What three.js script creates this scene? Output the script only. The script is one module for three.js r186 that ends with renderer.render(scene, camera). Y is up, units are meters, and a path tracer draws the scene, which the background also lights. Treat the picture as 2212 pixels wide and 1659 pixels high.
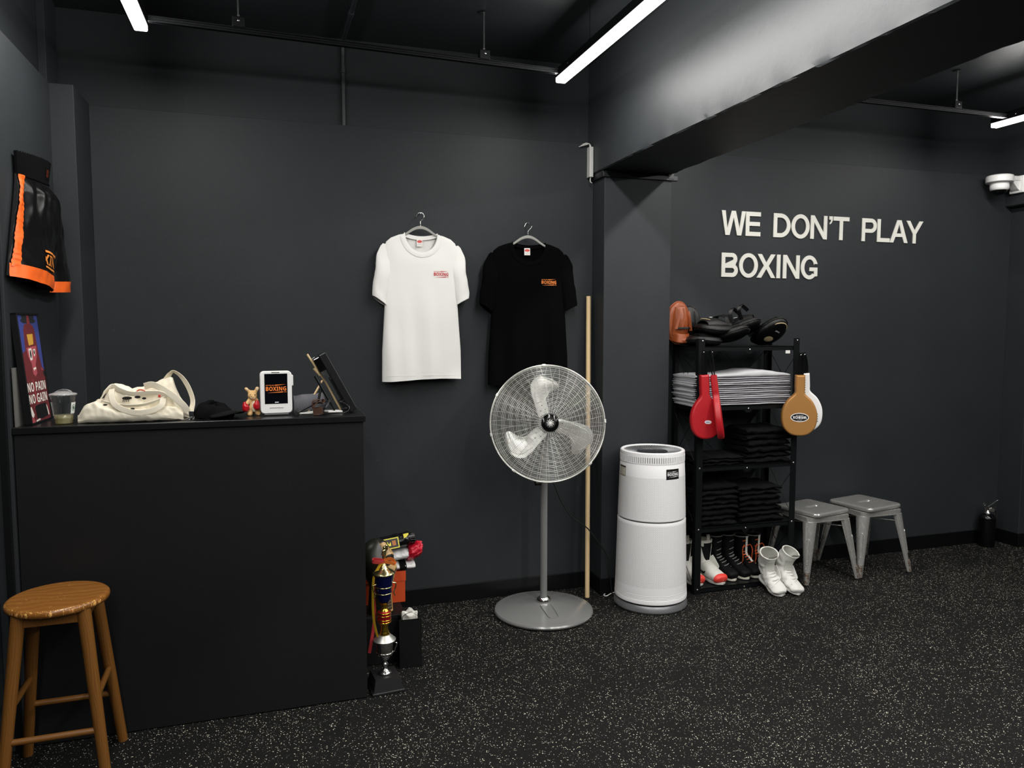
import * as THREE from 'three';
import { RoundedBoxGeometry } from 'three/addons/geometries/RoundedBoxGeometry.js';
import { mergeGeometries, mergeVertices, toCreasedNormals } from 'three/addons/utils/BufferGeometryUtils.js';
import { ImprovedNoise } from 'three/addons/math/ImprovedNoise.js';
import { MarchingCubes } from 'three/addons/objects/MarchingCubes.js';
import { RectAreaLightUniformsLib } from 'three/addons/lights/RectAreaLightUniformsLib.js';
import { Brush, Evaluator, SUBTRACTION, ADDITION } from 'three-bvh-csg';

// ---------------------------------------------------------------- camera, lights, exposure
const scene = new THREE.Scene();
scene.background = new THREE.Color(0x000000);
const camera = new THREE.PerspectiveCamera(53.94, 2212 / 1659, 0.05, 60);
camera.position.set(0, 1.5, 0);
camera.rotation.order = 'YXZ';
camera.rotation.y = -17.55 * Math.PI / 180;
camera.rotation.x = -4.403 * Math.PI / 180;
scene.add(camera);
const renderer = new THREE.WebGLRenderer({ antialias: true });
renderer.toneMapping = THREE.LinearToneMapping;
renderer.toneMappingExposure = 1.12;
renderer.shadowMap.enabled = true;
RectAreaLightUniformsLib.init();

// four slim suspended light lines that run away from the back wall, two in each ceiling bay
const TUBE_Y = 2.684, RAIL_Z = -3.46, TUBE_W = 0.05, TUBE_BACK = -3.50, TUBE_FRONT = 2.6;
const TUBE_X = [-0.472, 1.353, 2.487, 4.10];
const LAMP_RADIANCE = 66, LAMP_COLOR = 0xfffcf8, DIFFUSER_GLOW = 4, LENS = 0.016;   // LENS: how far the opal lens stands below its housing

// ---------------------------------------------------------------- helpers
const noise3 = new ImprovedNoise();
function rng(seed) { let s = seed >>> 0; return () => { s = (s + 0x6d2b79f5) | 0; let t = Math.imul(s ^ (s >>> 15), 1 | s); t = (t + Math.imul(t ^ (t >>> 7), 61 | t)) ^ t; return ((t ^ (t >>> 14)) >>> 0) / 4294967296; }; }
const PI = Math.PI, V = (x, y, z) => new THREE.Vector3(x, y, z);
const lerp = (a, b, t) => a + (b - a) * t, clamp = (x, a, b) => Math.min(b, Math.max(a, x));
const smooth = (a, b, x) => { const t = clamp((x - a) / (b - a), 0, 1); return t * t * (3 - 2 * t); };
function curve1(points, x) {                                   // piecewise smooth table lookup
  if (x <= points[0][0]) return points[0][1];
  for (let i = 1; i < points.length; i++) if (x <= points[i][0]) { const [x0, y0] = points[i - 1], [x1, y1] = points[i]; return lerp(y0, y1, smooth(x0, x1, x)); }
  return points[points.length - 1][1];
}
function lin1(points, x) {
  if (x <= points[0][0]) return points[0][1];
  for (let i = 1; i < points.length; i++) if (x <= points[i][0]) { const [x0, y0] = points[i - 1], [x1, y1] = points[i]; return lerp(y0, y1, (x - x0) / (x1 - x0)); }
  return points[points.length - 1][1];
}
const taken = new Map();
function numbered(name) { const n = taken.get(name) || 0; taken.set(name, n + 1); return n ? name + '_' + String(n).padStart(3, '0') : name; }
function thing(name, label, category, pos = [0, 0, 0], turn = 0, group) {
  const o = new THREE.Group(); o.name = numbered(name); o.position.set(...pos); o.rotation.y = turn;
  o.userData = { label, category }; if (group) o.userData.group = group; scene.add(o); return o;
}
function part(name, geo, mat, parent, label) {
  const m = new THREE.Mesh(Array.isArray(geo) ? join(geo) : geo, mat); m.name = name; if (label) m.userData.label = label; parent.add(m); return m;
}
function solo(name, label, category, geo, mat, pos = [0, 0, 0], group) {
  const m = new THREE.Mesh(Array.isArray(geo) ? join(geo) : geo, mat); m.name = numbered(name); m.position.set(...pos);
  m.userData = { label, category }; if (group) m.userData.group = group; scene.add(m); return m;
}
function struct(name, geo, mat, parent) {
  const m = new THREE.Mesh(Array.isArray(geo) ? join(geo) : geo, mat); m.name = parent ? name : numbered(name);
  if (!parent) m.userData.kind = 'structure'; (parent || scene).add(m); return m;
}
function join(list) {
  const all = list.flat(9).map((g) => { let q = g.index ? g.toNonIndexed() : g; if (!q.attributes.uv) q.setAttribute('uv', new THREE.BufferAttribute(new Float32Array(q.attributes.position.count * 2), 2)); if (!q.attributes.normal) q.computeVertexNormals(); for (const k of Object.keys(q.attributes)) if (!['position', 'normal', 'uv'].includes(k)) q.deleteAttribute(k); return q; });
  return all.length === 1 ? all[0] : mergeGeometries(all);
}
const M4 = (p = [0, 0, 0], r = [0, 0, 0], s = [1, 1, 1]) => new THREE.Matrix4().compose(V(...p), new THREE.Quaternion().setFromEuler(new THREE.Euler(...r)), V(...s));
const at = (g, p, r, s) => { g.applyMatrix4(M4(p, r, s)); return g; };
function uvBox(g, scale = 1) {                                 // box-projected uv in metres
  if (g.index) g = g.toNonIndexed();
  const p = g.attributes.position, n = g.attributes.normal, uv = new Float32Array(p.count * 2);
  for (let i = 0; i < p.count; i++) {
    const ax = Math.abs(n.getX(i)), ay = Math.abs(n.getY(i)), az = Math.abs(n.getZ(i));
    let u, v; if (ay >= ax && ay >= az) { u = p.getX(i); v = p.getZ(i); } else if (ax >= az) { u = p.getZ(i); v = p.getY(i); } else { u = p.getX(i); v = p.getY(i); }
    uv[2 * i] = u * scale; uv[2 * i + 1] = v * scale;
  }
  g.setAttribute('uv', new THREE.BufferAttribute(uv, 2)); return g;
}
const span = (x0, x1, y0, y1, z0, z1, r = 0) => { // box from min to max
  const w = x1 - x0, h = y1 - y0, d = z1 - z0;
  const g = r ? new RoundedBoxGeometry(w, h, d, 2, Math.min(r, w / 2.01, h / 2.01, d / 2.01)) : new THREE.BoxGeometry(w, h, d);
  g.translate((x0 + x1) / 2, (y0 + y1) / 2, (z0 + z1) / 2); return uvBox(g);
};
const box = (w, h, d, p = [0, 0, 0], r = [0, 0, 0], rad = 0) => at(rad ? new RoundedBoxGeometry(w, h, d, 2, Math.min(rad, w / 2.01, h / 2.01, d / 2.01)) : new THREE.BoxGeometry(w, h, d), p, r);
const cyl = (r0, r1, h, p = [0, 0, 0], r = [0, 0, 0], seg = 24) => at(new THREE.CylinderGeometry(r1, r0, h, seg), p, r);   // r0 bottom, r1 top
const ball = (r, p = [0, 0, 0], s = [1, 1, 1], seg = 16) => at(new THREE.SphereGeometry(r, seg, Math.max(8, seg >> 1)), p, [0, 0, 0], s);
const torus = (R, r, p = [0, 0, 0], rot = [0, 0, 0], ts = 48, rs = 8, arc = PI * 2) => at(new THREE.TorusGeometry(R, r, rs, ts, arc), p, rot);
const lathe = (pts, seg = 40) => new THREE.LatheGeometry(pts.map(([x, y]) => new THREE.Vector2(x, y)), seg);
function latheCreased(pts, seg = 40, angle = 0.7) { return toCreasedNormals(lathe(pts, seg), angle); }
const path = (pts, closed = false, tension = 0.5) => new THREE.CatmullRomCurve3(pts.map((p) => V(...p)), closed, 'catmullrom', tension);
const tube = (pts, r, seg = 32, rs = 8, closed = false) => new THREE.TubeGeometry(path(pts, closed), seg, r, rs, closed);
function rod(a, b, r, seg = 10, r2 = r) {                      // tapered bar from a to b
  const A = V(...a), B = V(...b), d = B.clone().sub(A), g = new THREE.CylinderGeometry(r2, r, d.length(), seg);
  g.applyQuaternion(new THREE.Quaternion().setFromUnitVectors(V(0, 1, 0), d.clone().normalize())); g.translate((A.x + B.x) / 2, (A.y + B.y) / 2, (A.z + B.z) / 2); return g;
}
function ext(shape, depth, bevel = 0, seg = 8) { const g = new THREE.ExtrudeGeometry(shape, { depth, bevelEnabled: bevel > 0, bevelSize: bevel, bevelThickness: bevel, bevelSegments: 2, curveSegments: seg }); return g; }
const poly = (pts) => new THREE.Shape(pts.map(([x, y]) => new THREE.Vector2(x, y)));
function smoothShape(pts) { const c = new THREE.SplineCurve([...pts, pts[0]].map(([x, y]) => new THREE.Vector2(x, y))); return new THREE.Shape(c.getPoints(pts.length * 6).slice(0, -1)); }
// surface over a (u,v) grid; f(u,v) -> [x,y,z]
function sheet(f, nu, nv, closedU = false, uvs = [1, 1]) {
  const pos = [], uv = [], idx = [], W = nu + 1;
  for (let j = 0; j <= nv; j++) for (let i = 0; i <= nu; i++) { const u = i / nu, v = j / nv; pos.push(...f(closedU && i === nu ? 0 : u, v)); uv.push(u * uvs[0], v * uvs[1]); }
  for (let j = 0; j < nv; j++) for (let i = 0; i < nu; i++) { const a = j * W + i, b = a + 1, c = a + W, d = c + 1; idx.push(a, b, d, a, d, c); }
  const g = new THREE.BufferGeometry(); g.setAttribute('position', new THREE.Float32BufferAttribute(pos, 3)); g.setAttribute('uv', new THREE.Float32BufferAttribute(uv, 2)); g.setIndex(idx); g.computeVertexNormals();
  if (closedU) { const n = g.attributes.normal; for (let j = 0; j <= nv; j++) { const a = j * W, b = a + nu, s = V(n.getX(a) + n.getX(b), n.getY(a) + n.getY(b), n.getZ(a) + n.getZ(b)).normalize(); n.setXYZ(a, s.x, s.y, s.z); n.setXYZ(b, s.x, s.y, s.z); } }
  return g;
}
// a closed tube through rings: rings(v) -> {c:[x,y,z], u:[..], w:[..], a, b, p} superellipse half axes a along u, b along w
function loft(ring, nv, nu = 28, caps = true) {
  const P = (t, v) => { const r = ring(v), th = t * PI * 2, ex = 2 / (r.p || 2), cs = Math.cos(th), sn = Math.sin(th), a = r.a * Math.sign(cs) * Math.pow(Math.abs(cs), ex), b = r.b * Math.sign(sn) * Math.pow(Math.abs(sn), ex); const q = [0, 1, 2].map((k) => r.c[k] + r.u[k] * a + r.w[k] * b); return r.d ? r.d(q, th, v) : q; };
  const list = [sheet((u, v) => P(u, v), nu, nv, true)];
  if (caps) for (const v of [0, 1]) { const c = ring(v).c; list.push(sheet((u, s) => { const p = P(u, v); return [0, 1, 2].map((k) => lerp(p[k], c[k], v ? s : 1 - s)); }, nu, 1, true)); }
  return list.length > 1 ? join(list) : list[0];
}
// push vertices about with noise
function jitter(g, amp, freq, seed = 0) {
  g = mergeVertices(new THREE.BufferGeometry().setAttribute('position', (g.index ? g.toNonIndexed() : g).attributes.position), 1e-5);
  const p = g.attributes.position; for (let i = 0; i < p.count; i++) { const x = p.getX(i), y = p.getY(i), z = p.getZ(i), q = (o) => noise3.noise(x * freq + o + seed, y * freq + o * 1.7, z * freq - o * 2.3); p.setXYZ(i, x + amp * q(0.3), y + amp * q(5.1), z + amp * q(9.7)); }
  g.computeVertexNormals(); return g;
}
// smooth-minimum field of tapered capsules, meshed; bones: [ax,ay,az,ra, bx,by,bz,rb]
function flesh(bones, cell, k = 0.02, mod) {
  const lo = [1e9, 1e9, 1e9], hi = [-1e9, -1e9, -1e9];
  for (const b of bones) for (const o of [0, 4]) for (let i = 0; i < 3; i++) { lo[i] = Math.min(lo[i], b[o + i] - b[o + 3]); hi[i] = Math.max(hi[i], b[o + i] + b[o + 3]); }
  const size = Math.max(hi[0] - lo[0], hi[1] - lo[1], hi[2] - lo[2]) + 6 * cell + 2 * k, n = Math.ceil(size / cell) + 2, mid = [0, 1, 2].map((i) => (lo[i] + hi[i]) / 2), h = size / 2;
  const mc = new MarchingCubes(n, new THREE.MeshStandardMaterial(), false, false, 400000); mc.isolation = 0;
  const W = (i) => (i - n / 2) / (n / 2) * h;
  for (let z = 0; z < n; z++) for (let y = 0; y < n; y++) for (let x = 0; x < n; x++) {
    const px = mid[0] + W(x), py = mid[1] + W(y), pz = mid[2] + W(z); let d = 1e9;
    for (const b of bones) {
      const dx = b[4] - b[0], dy = b[5] - b[1], dz = b[6] - b[2], L = dx * dx + dy * dy + dz * dz || 1e-12, t = clamp(((px - b[0]) * dx + (py - b[1]) * dy + (pz - b[2]) * dz) / L, 0, 1);
      const q = Math.hypot(px - b[0] - dx * t, py - b[1] - dy * t, pz - b[2] - dz * t) - lerp(b[3], b[7], t);
      const m = Math.max(k - Math.abs(d - q), 0) / k; d = Math.min(d, q) - m * m * k * 0.25;
    }
    if (mod) d = mod(d, px, py, pz);
    mc.field[z * n * n + y * n + x] = -d;
  }
  mc.update();
  const g = new THREE.BufferGeometry(), c = mc.count; g.setAttribute('position', new THREE.BufferAttribute(mc.positionArray.slice(0, c * 3), 3)); g.setAttribute('normal', new THREE.BufferAttribute(mc.normalArray.slice(0, c * 3), 3));
  g.scale(h, h, h); g.translate(...mid); let q = mergeVertices(new THREE.BufferGeometry().setAttribute('position', g.attributes.position), 1e-6); q.computeVertexNormals(); return q;
}
// ---------------------------------------------------------------- textures
function dataTex(n, f, srgb, m = n) { // f(x,y) -> [r,g,b] 0..255
  const a = new Uint8Array(n * m * 4); for (let y = 0; y < m; y++) for (let x = 0; x < n; x++) { const c = f(x, y), o = (y * n + x) * 4; a[o] = c[0]; a[o + 1] = c[1]; a[o + 2] = c[2]; a[o + 3] = c[3] ?? 255; }
  const t = new THREE.DataTexture(a, n, m); t.wrapS = t.wrapT = THREE.RepeatWrapping; t.magFilter = THREE.LinearFilter; t.minFilter = THREE.LinearFilter; if (srgb) t.colorSpace = THREE.SRGBColorSpace; t.needsUpdate = true; return t;
}
function canvasTex(w, h, draw, wrap) { const c = document.createElement('canvas'); c.width = w; c.height = h; draw(c.getContext('2d'), w, h); const t = new THREE.CanvasTexture(c); t.colorSpace = THREE.SRGBColorSpace; if (wrap) t.wrapS = t.wrapT = THREE.RepeatWrapping; return t; }
function rep(t, x, y = x) { const c = t.clone(); c.repeat.set(x, y); c.needsUpdate = true; return c; }
function tileNoise(n, oct, seed) { // tileable value noise, array of n*n in 0..1
  const out = new Float32Array(n * n); let sum = 0;
  for (const [cells, amp] of oct) { const r = rng(seed + cells * 17), g = Float32Array.from({ length: cells * cells }, () => r()); sum += amp;
    for (let y = 0; y < n; y++) for (let x = 0; x < n; x++) { const fx = x / n * cells, fy = y / n * cells, x0 = Math.floor(fx), y0 = Math.floor(fy), tx = smooth(0, 1, fx - x0), ty = smooth(0, 1, fy - y0), G = (i, j) => g[((j + cells) % cells) * cells + ((i + cells) % cells)]; out[y * n + x] += amp * lerp(lerp(G(x0, y0), G(x0 + 1, y0), tx), lerp(G(x0, y0 + 1), G(x0 + 1, y0 + 1), tx), ty); } }
  for (let i = 0; i < out.length; i++) out[i] /= sum; return out;
}
const std = (o) => new THREE.MeshStandardMaterial({ side: THREE.DoubleSide, ...o });
const phys = (o) => new THREE.MeshPhysicalMaterial({ side: THREE.DoubleSide, ...o });
// ---------------------------------------------------------------- surfaces
const MAT = {};
{ // satin charcoal wall paint: roller stipple and faint mottling
  const n = 512, st = tileNoise(n, [[256, 1], [128, 0.8], [24, 0.6]], 11), mo = tileNoise(n, [[4, 1], [9, 0.7], [40, 0.35]], 5);
  const bump = dataTex(n, (x, y) => { const v = st[y * n + x] * 255; return [v, v, v]; });
  const rs = rng(404), marks = Array.from({ length: 11 }, () => [rs() * n, rs() * n, rs() * PI, 1 + 5 * rs() * rs(), 0.5 + 0.6 * rs()]);
  const col = dataTex(n, (x, y) => { let v = 0.87 + 0.14 * (mo[y * n + x] - 0.5) + 0.05 * (st[y * n + x] - 0.5); for (const [mx, my, a, L, W] of marks) { const dx = x - mx, dy = y - my, p = dx * Math.cos(a) + dy * Math.sin(a), q = -dx * Math.sin(a) + dy * Math.cos(a); if (Math.abs(p) < L && Math.abs(q) < W) v = 1; } return [255 * v, 255 * v, 255 * v]; }, true);
  const PAINT = 0x313538;   // one charcoal paint on walls, ceiling, beams and columns
  MAT.wall = phys({ color: PAINT, roughness: 0.56, specularIntensity: 0.5, bumpMap: rep(bump, 1.6), bumpScale: 0.0003, map: rep(col, 0.5) });
  MAT.ceiling = std({ color: PAINT, roughness: 0.42, bumpMap: rep(bump, 1.2), bumpScale: 0.0006, map: rep(col, 0.4) });
  // trowelled concrete beam under the same paint, uneven and pitted
  const tr = tileNoise(n, [[6, 1], [14, 0.6], [60, 0.22], [200, 0.12]], 31), r = rng(8); const pits = Array.from({ length: 26 }, () => [r() * n, r() * n, 1 + r() * 2.5]);
  const bb = dataTex(n, (x, y) => { let v = tr[y * n + x] * 200 + 40; for (const [px, py, pr] of pits) { const d = Math.hypot(x - px, y - py); if (d < pr) v -= 45 * (1 - d / pr); } v = clamp(v, 0, 255); return [v, v, v]; });
  MAT.beam = phys({ color: PAINT, roughness: 0.5, specularIntensity: 1, bumpMap: rep(bb, 0.7), bumpScale: 0.0026, map: rep(col, 0.5) });
  MAT.baseboard = phys({ color: 0x08090a, roughness: 0.45, specularIntensity: 0.5 });
  MAT.stip = bump; MAT.mottle = col;
}
{ // black rubber floor with cream and grey granules
  const n = 2048, size = 2.0, r = rng(77), fine = tileNoise(512, [[256, 1], [90, 0.6], [16, 0.5]], 3);
  const a = new Uint8Array(n * n * 4);
  for (let y = 0; y < n; y++) for (let x = 0; x < n; x++) { const v = fine[(y & 511) * 512 + (x & 511)], k = 15 + 12 * (v - 0.5), o = (y * n + x) * 4; a[o] = k; a[o + 1] = k * 1.0; a[o + 2] = k * 0.98; a[o + 3] = 255; }
  const cl = tileNoise(256, [[10, 1], [26, 0.8]], 41);
  for (let i = 0; i < 56000; i++) {
    const cx = r() * n, cy = r() * n; if (cl[((cy / 8) | 0) * 256 + ((cx / 8) | 0)] + 1.3 * (r() - 0.5) < 0.38) continue;
    const big = r(), L = 0.8 + 2.5 * Math.pow(big, 2.4), W = 0.75 + 1.0 * r() * Math.min(1, L / 1.6), ang = r() * PI, ca = Math.cos(ang), sa = Math.sin(ang), tone = r() < 0.66 ? [230, 226, 204] : r() < 0.6 ? [150, 148, 134] : [92, 92, 86], R = Math.ceil(L) + 1, wob = r() * 6;
    for (let dy = -R; dy <= R; dy++) for (let dx = -R; dx <= R; dx++) { const u = (dx * ca + dy * sa) / L, v = (-dx * sa + dy * ca) / W, th = Math.atan2(v, u); if (u * u + v * v < 0.8 + 0.3 * Math.sin(3 * th + wob)) { const o = ((((cy + dy) | 0) + n) % n * n + (((cx + dx) | 0) + n) % n) * 4; a[o] = tone[0]; a[o + 1] = tone[1]; a[o + 2] = tone[2]; } }
  }
  const t = new THREE.DataTexture(a, n, n); t.wrapS = t.wrapT = THREE.RepeatWrapping; t.magFilter = THREE.LinearFilter; t.colorSpace = THREE.SRGBColorSpace; t.needsUpdate = true;
  const gb = dataTex(512, (x, y) => { const v = fine[y * 512 + x] * 255; return [v, v, v]; });
  MAT.floor = phys({ specularIntensity: 0.35, map: rep(t, 1 / size), roughness: 0.78, bumpMap: rep(gb, 2.2), bumpScale: 0.0012 });
}
// ---------------------------------------------------------------- the room
const X_L = -0.865, X_NEAR = -0.93, X_R = 5.6, Z_PANEL = -3.93, Z_UP = -3.97, Z_F = 3.6, CEIL = 2.93, LEDGE = 2.5;
const COL = { x0: 1.717, x1: 2.123, z: -3.78 }, BEAM = { x0: 1.70, x1: 2.123, y: 2.335 };
const RB = { x0: 4.735, x1: 5.15, y: 2.30, cx0: 4.80, cz: -3.765 };
struct('floor', span(-1.4, X_R + 0.2, -0.12, 0, -4.3, Z_F + 0.2), MAT.floor);
struct('ceiling', span(-1.4, X_R + 0.2, CEIL, CEIL + 0.15, -4.3, Z_F + 0.2), MAT.ceiling);
{ // back wall: masonry, with a lining panel that stops short of the ceiling in each bay
  const w = struct('wall_back', span(-1.4, X_R + 0.2, 0, CEIL, -4.25, Z_UP), MAT.wall);
  struct('lining_panel', span(-0.775, COL.x0 - 0.001, 0, LEDGE, Z_UP + 0.0005, Z_PANEL, 0.002), MAT.wall, w);
  struct('lining_panel', span(COL.x1 + 0.001, RB.cx0 - 0.001, 0, LEDGE, Z_UP + 0.0005, Z_PANEL, 0.002), MAT.wall, w);
}
{ // wall on the left: lower lining, recessed upper part, boxed pilaster in the corner
  const w = struct('wall_left', span(-1.3, X_L - 0.06, 0, CEIL, -3.97, Z_F), MAT.wall);
  struct('lining_panel', span(X_L - 0.06, X_L, 0, LEDGE + 0.01, -3.66, -2.97, 0.002), MAT.wall, w);
  struct('lining_panel', span(X_L - 0.06, X_L, 0, LEDGE + 0.01, -2.45, Z_F, 0.002), MAT.wall, w);
  const p = struct('column', span(X_L - 0.06, -0.775, 0, LEDGE + 0.01, -3.93 - 0.03, -3.66, 0.003), MAT.wall);
  struct('riser', [span(X_L - 0.06, X_L - 0.028, LEDGE + 0.01, CEIL, -3.93, -3.75, 0.002)], MAT.wall, p);
}
struct('wall_right', span(X_R, X_R + 0.15, 0, CEIL, -4.2, Z_F), MAT.wall);
struct('wall_front', span(-1.4, X_R + 0.2, 0, CEIL, Z_F, Z_F + 0.15), MAT.wall);
// painted concrete beam with a chipped, uneven lower edge
function beamGeo(x0, x1, y0, z0, z1, seed) {
  const nz = 260, prof = [[x0, CEIL + 0.02], [x0, y0 + 0.25], [x0, y0 + 0.1], [x0, y0 + 0.03], [x0, y0 + 0.006], [x0 + 0.006, y0], [x0 + 0.08, y0], [(x0 + x1) / 2, y0], [x1 - 0.08, y0], [x1 - 0.006, y0], [x1, y0 + 0.006], [x1, y0 + 0.03], [x1, y0 + 0.1], [x1, y0 + 0.25], [x1, CEIL + 0.02]];
  const m = prof.length - 1;
  return toCreasedNormals(sheet((u, v) => {
    const i = Math.round(u * m), [x, y] = prof[i], z = lerp(z0, z1, v), edge = i === 4 || i === 5 || i === 9 || i === 10 ? 1 : 0, s = i < 7 ? -1 : 1;
    const a = noise3.noise(z * 2.2, y * 2, seed) * 0.0015 * smooth(z0, z0 + 0.4, z), b = edge * (noise3.noise(z * 9, i, seed) * 0.003 + noise3.noise(z * 31, i, seed + 3) * 0.0025);
    return [x - s * (i === 7 ? 0 : Math.max(-0.004, b)) + (edge ? 0 : s * a), y + (y < CEIL ? Math.max(-0.002, b * 0.8) : 0) + noise3.noise(z * 1.4, 1, seed) * 0.003 * (y < CEIL - 0.3 ? 1 : 0), z];
  }, m, nz, false, [1, 1]), 0.5);
}
function worldUV(g) { return uvBox(g); }
struct('beam', worldUV(beamGeo(BEAM.x0, BEAM.x1, BEAM.y, -3.99, Z_F + 0.05, 4)), MAT.beam);
struct('beam', worldUV(beamGeo(RB.x0, RB.x1, RB.y, -3.99, Z_F + 0.05, 9)), MAT.beam);
struct('column', [span(COL.x0, COL.x1, 0, BEAM.y + 0.01, -3.98, COL.z, 0.004)], MAT.wall);
struct('column', [span(RB.cx0, RB.x1, 0, RB.y + 0.01, -3.98, RB.cz, 0.004)], MAT.wall);
// dark metal strap round the column head, overshooting at one end
MAT.strap = std({ color: 0x17191b, roughness: 0.4, metalness: 0.2 });
struct('trim_1', [span(COL.x0 - 0.012, COL.x1 + 0.03, BEAM.y - 0.038, BEAM.y - 0.012, COL.z - 0.01, COL.z + 0.012, 0.003), span(COL.x0 - 0.012, COL.x0 + 0.004, BEAM.y - 0.038, BEAM.y - 0.004, Z_PANEL, COL.z, 0.003), span(COL.x1 - 0.03, COL.x1 + 0.006, BEAM.y - 0.03, BEAM.y + 0.004, COL.z + 0.001, COL.z + 0.014, 0.002)], MAT.strap);
// baseboards, a little proud of the walls
const BB = 0.092, bbd = 0.009;
const bbG = (x0, x1, z0, z1) => span(x0, x1, 0, BB, z0, z1, 0.002);
struct('baseboard_back', [bbG(0.2, COL.x0 - bbd, Z_PANEL, Z_PANEL + bbd), bbG(COL.x1 + bbd, RB.cx0 - bbd, Z_PANEL, Z_PANEL + bbd)], MAT.baseboard);
struct('baseboard_column', [bbG(COL.x0 - bbd, COL.x0, Z_PANEL, COL.z + bbd), bbG(COL.x0, COL.x1, COL.z, COL.z + bbd), bbG(COL.x1, COL.x1 + bbd, Z_PANEL, COL.z + bbd)], MAT.baseboard);
struct('baseboard_right', [bbG(RB.cx0 - bbd, RB.cx0, Z_PANEL, RB.cz + bbd), bbG(RB.cx0, RB.x1, RB.cz, RB.cz + bbd)], MAT.baseboard);
// ---------------------------------------------------------------- lamps and their tracks
MAT.blackMetal = std({ color: 0x16181a, roughness: 0.38, metalness: 0.5 });
MAT.diffuser = std({ color: 0xf4f2ec, roughness: 0.6, emissive: LAMP_COLOR, emissiveIntensity: DIFFUSER_GLOW });
MAT.steel = std({ color: 0xb8b8b4, roughness: 0.25, metalness: 1 });
function lightLine(x, z0, z1, label) {
  const t = thing('linear_lamp', label, 'lamp', [x, TUBE_Y, 0], 0), L = z1 - z0, mid = (z0 + z1) / 2, w = TUBE_W;
  part('housing', [box(w + 0.006, 0.038, L, [0, 0.026, mid], [0, 0, 0], 0.002), box(0.012, 0.012, L, [0, 0.05, mid])], MAT.blackMetal, t);
  const s = new THREE.Shape(); s.moveTo(-w / 2, 0.008); s.lineTo(-w / 2, -LENS + 0.008); s.bezierCurveTo(-w / 2, -LENS + 0.002, -w * 0.45, -LENS, -w * 0.36, -LENS); s.lineTo(w * 0.36, -LENS); s.bezierCurveTo(w * 0.45, -LENS, w / 2, -LENS + 0.002, w / 2, -LENS + 0.008); s.lineTo(w / 2, 0.008);
  part('diffuser', at(ext(s, L - 0.004, 0, 8), [0, 0, z0 + 0.002]), MAT.diffuser, t);
  for (const z of [z0 + 0.35, z0 + 1.9, z1 - 1.2]) part('suspension_wire', [rod([0, 0.05, z], [0, CEIL - TUBE_Y, z], 0.0012, 6), cyl(0.006, 0.004, 0.014, [0, 0.062, z], [0, 0, 0], 10)], MAT.blackMetal, t);
  for (const z of [z0 + 0.16, z0 + 0.9]) part('screw', ball(0.004, [-w / 2 - 0.003, 0.026, z], [0.6, 1, 1], 8), MAT.steel, t);
  const l = new THREE.RectAreaLight(LAMP_COLOR, LAMP_RADIANCE, w, L - 0.01); l.position.set(0, -LENS - 0.002, mid); l.rotation.x = -PI / 2; l.name = 'lamp_light'; t.add(l);
  for (const s of [-1, 1]) { const q = new THREE.RectAreaLight(LAMP_COLOR, LAMP_RADIANCE, L - 0.01, LENS); q.position.set(s * (w / 2 + 0.002), -LENS / 2, mid); q.rotation.y = -s * PI / 2; q.name = 'lamp_side_light'; t.add(q); }
  return t;
}
lightLine(TUBE_X[0], -3.40, TUBE_FRONT, 'glowing linear lamp hanging near the wall with the boxing shorts');
lightLine(TUBE_X[1], TUBE_BACK, TUBE_FRONT, 'long glowing linear lamp hanging beside the pale lit beam face');
lightLine(TUBE_X[2], TUBE_BACK, TUBE_FRONT, 'linear lamp hidden on the shelf side of the beam');
lightLine(TUBE_X[3], TUBE_BACK, TUBE_FRONT, 'linear lamp whose tip glows above the security camera');
function track(x0, x1, rods, label, z, turn) {
  const t = thing('lamp_track', label, 'track', [0, TUBE_Y + 0.024, z], turn);
  part('rail', [span(x0, x1, -0.011, 0.011, -0.004, 0.004), span(x0, x1, 0.007, 0.011, -0.012, 0.012), span(x0, x1, -0.011, -0.008, -0.011, 0.011), span(x0, x1, -0.002, 0.002, -0.009, 0.009)], MAT.blackMetal, t);
  for (const x of rods) {
    part('hanger_rod', [rod([x, 0.05, 0], [x, CEIL - TUBE_Y - 0.026, 0], 0.004, 8), cyl(0.022, 0.016, 0.006, [x, CEIL - TUBE_Y - 0.028, 0])], MAT.steelDark, t);
    const c = part('clamp', box(0.05, 0.042, 0.034, [x, 0.03, 0], [0, 0, 0], 0.004), MAT.blackMetal, t);
    part('bolt', [ball(0.006, [x, 0.034, 0.018], [1, 1, 0.5], 10), cyl(0.007, 0.007, 0.01, [x, 0.056, 0], [0, 0, 0], 6)], MAT.steel, c);
  }
  return t;
}
MAT.steelDark = std({ color: 0x6b6d6e, roughness: 0.35, metalness: 0.9 });
track(TUBE_X[0] + 0.03, TUBE_X[1] - 0.03, [-0.105, 0.955], 'thin black lamp track with two hangers above the T-shirts', -3.392, 0.052);
track(TUBE_X[2] + 0.03, TUBE_X[3] - 0.03, [3.70], 'thin black lamp track with one hanger above the lettering', -3.40, 0);
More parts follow.
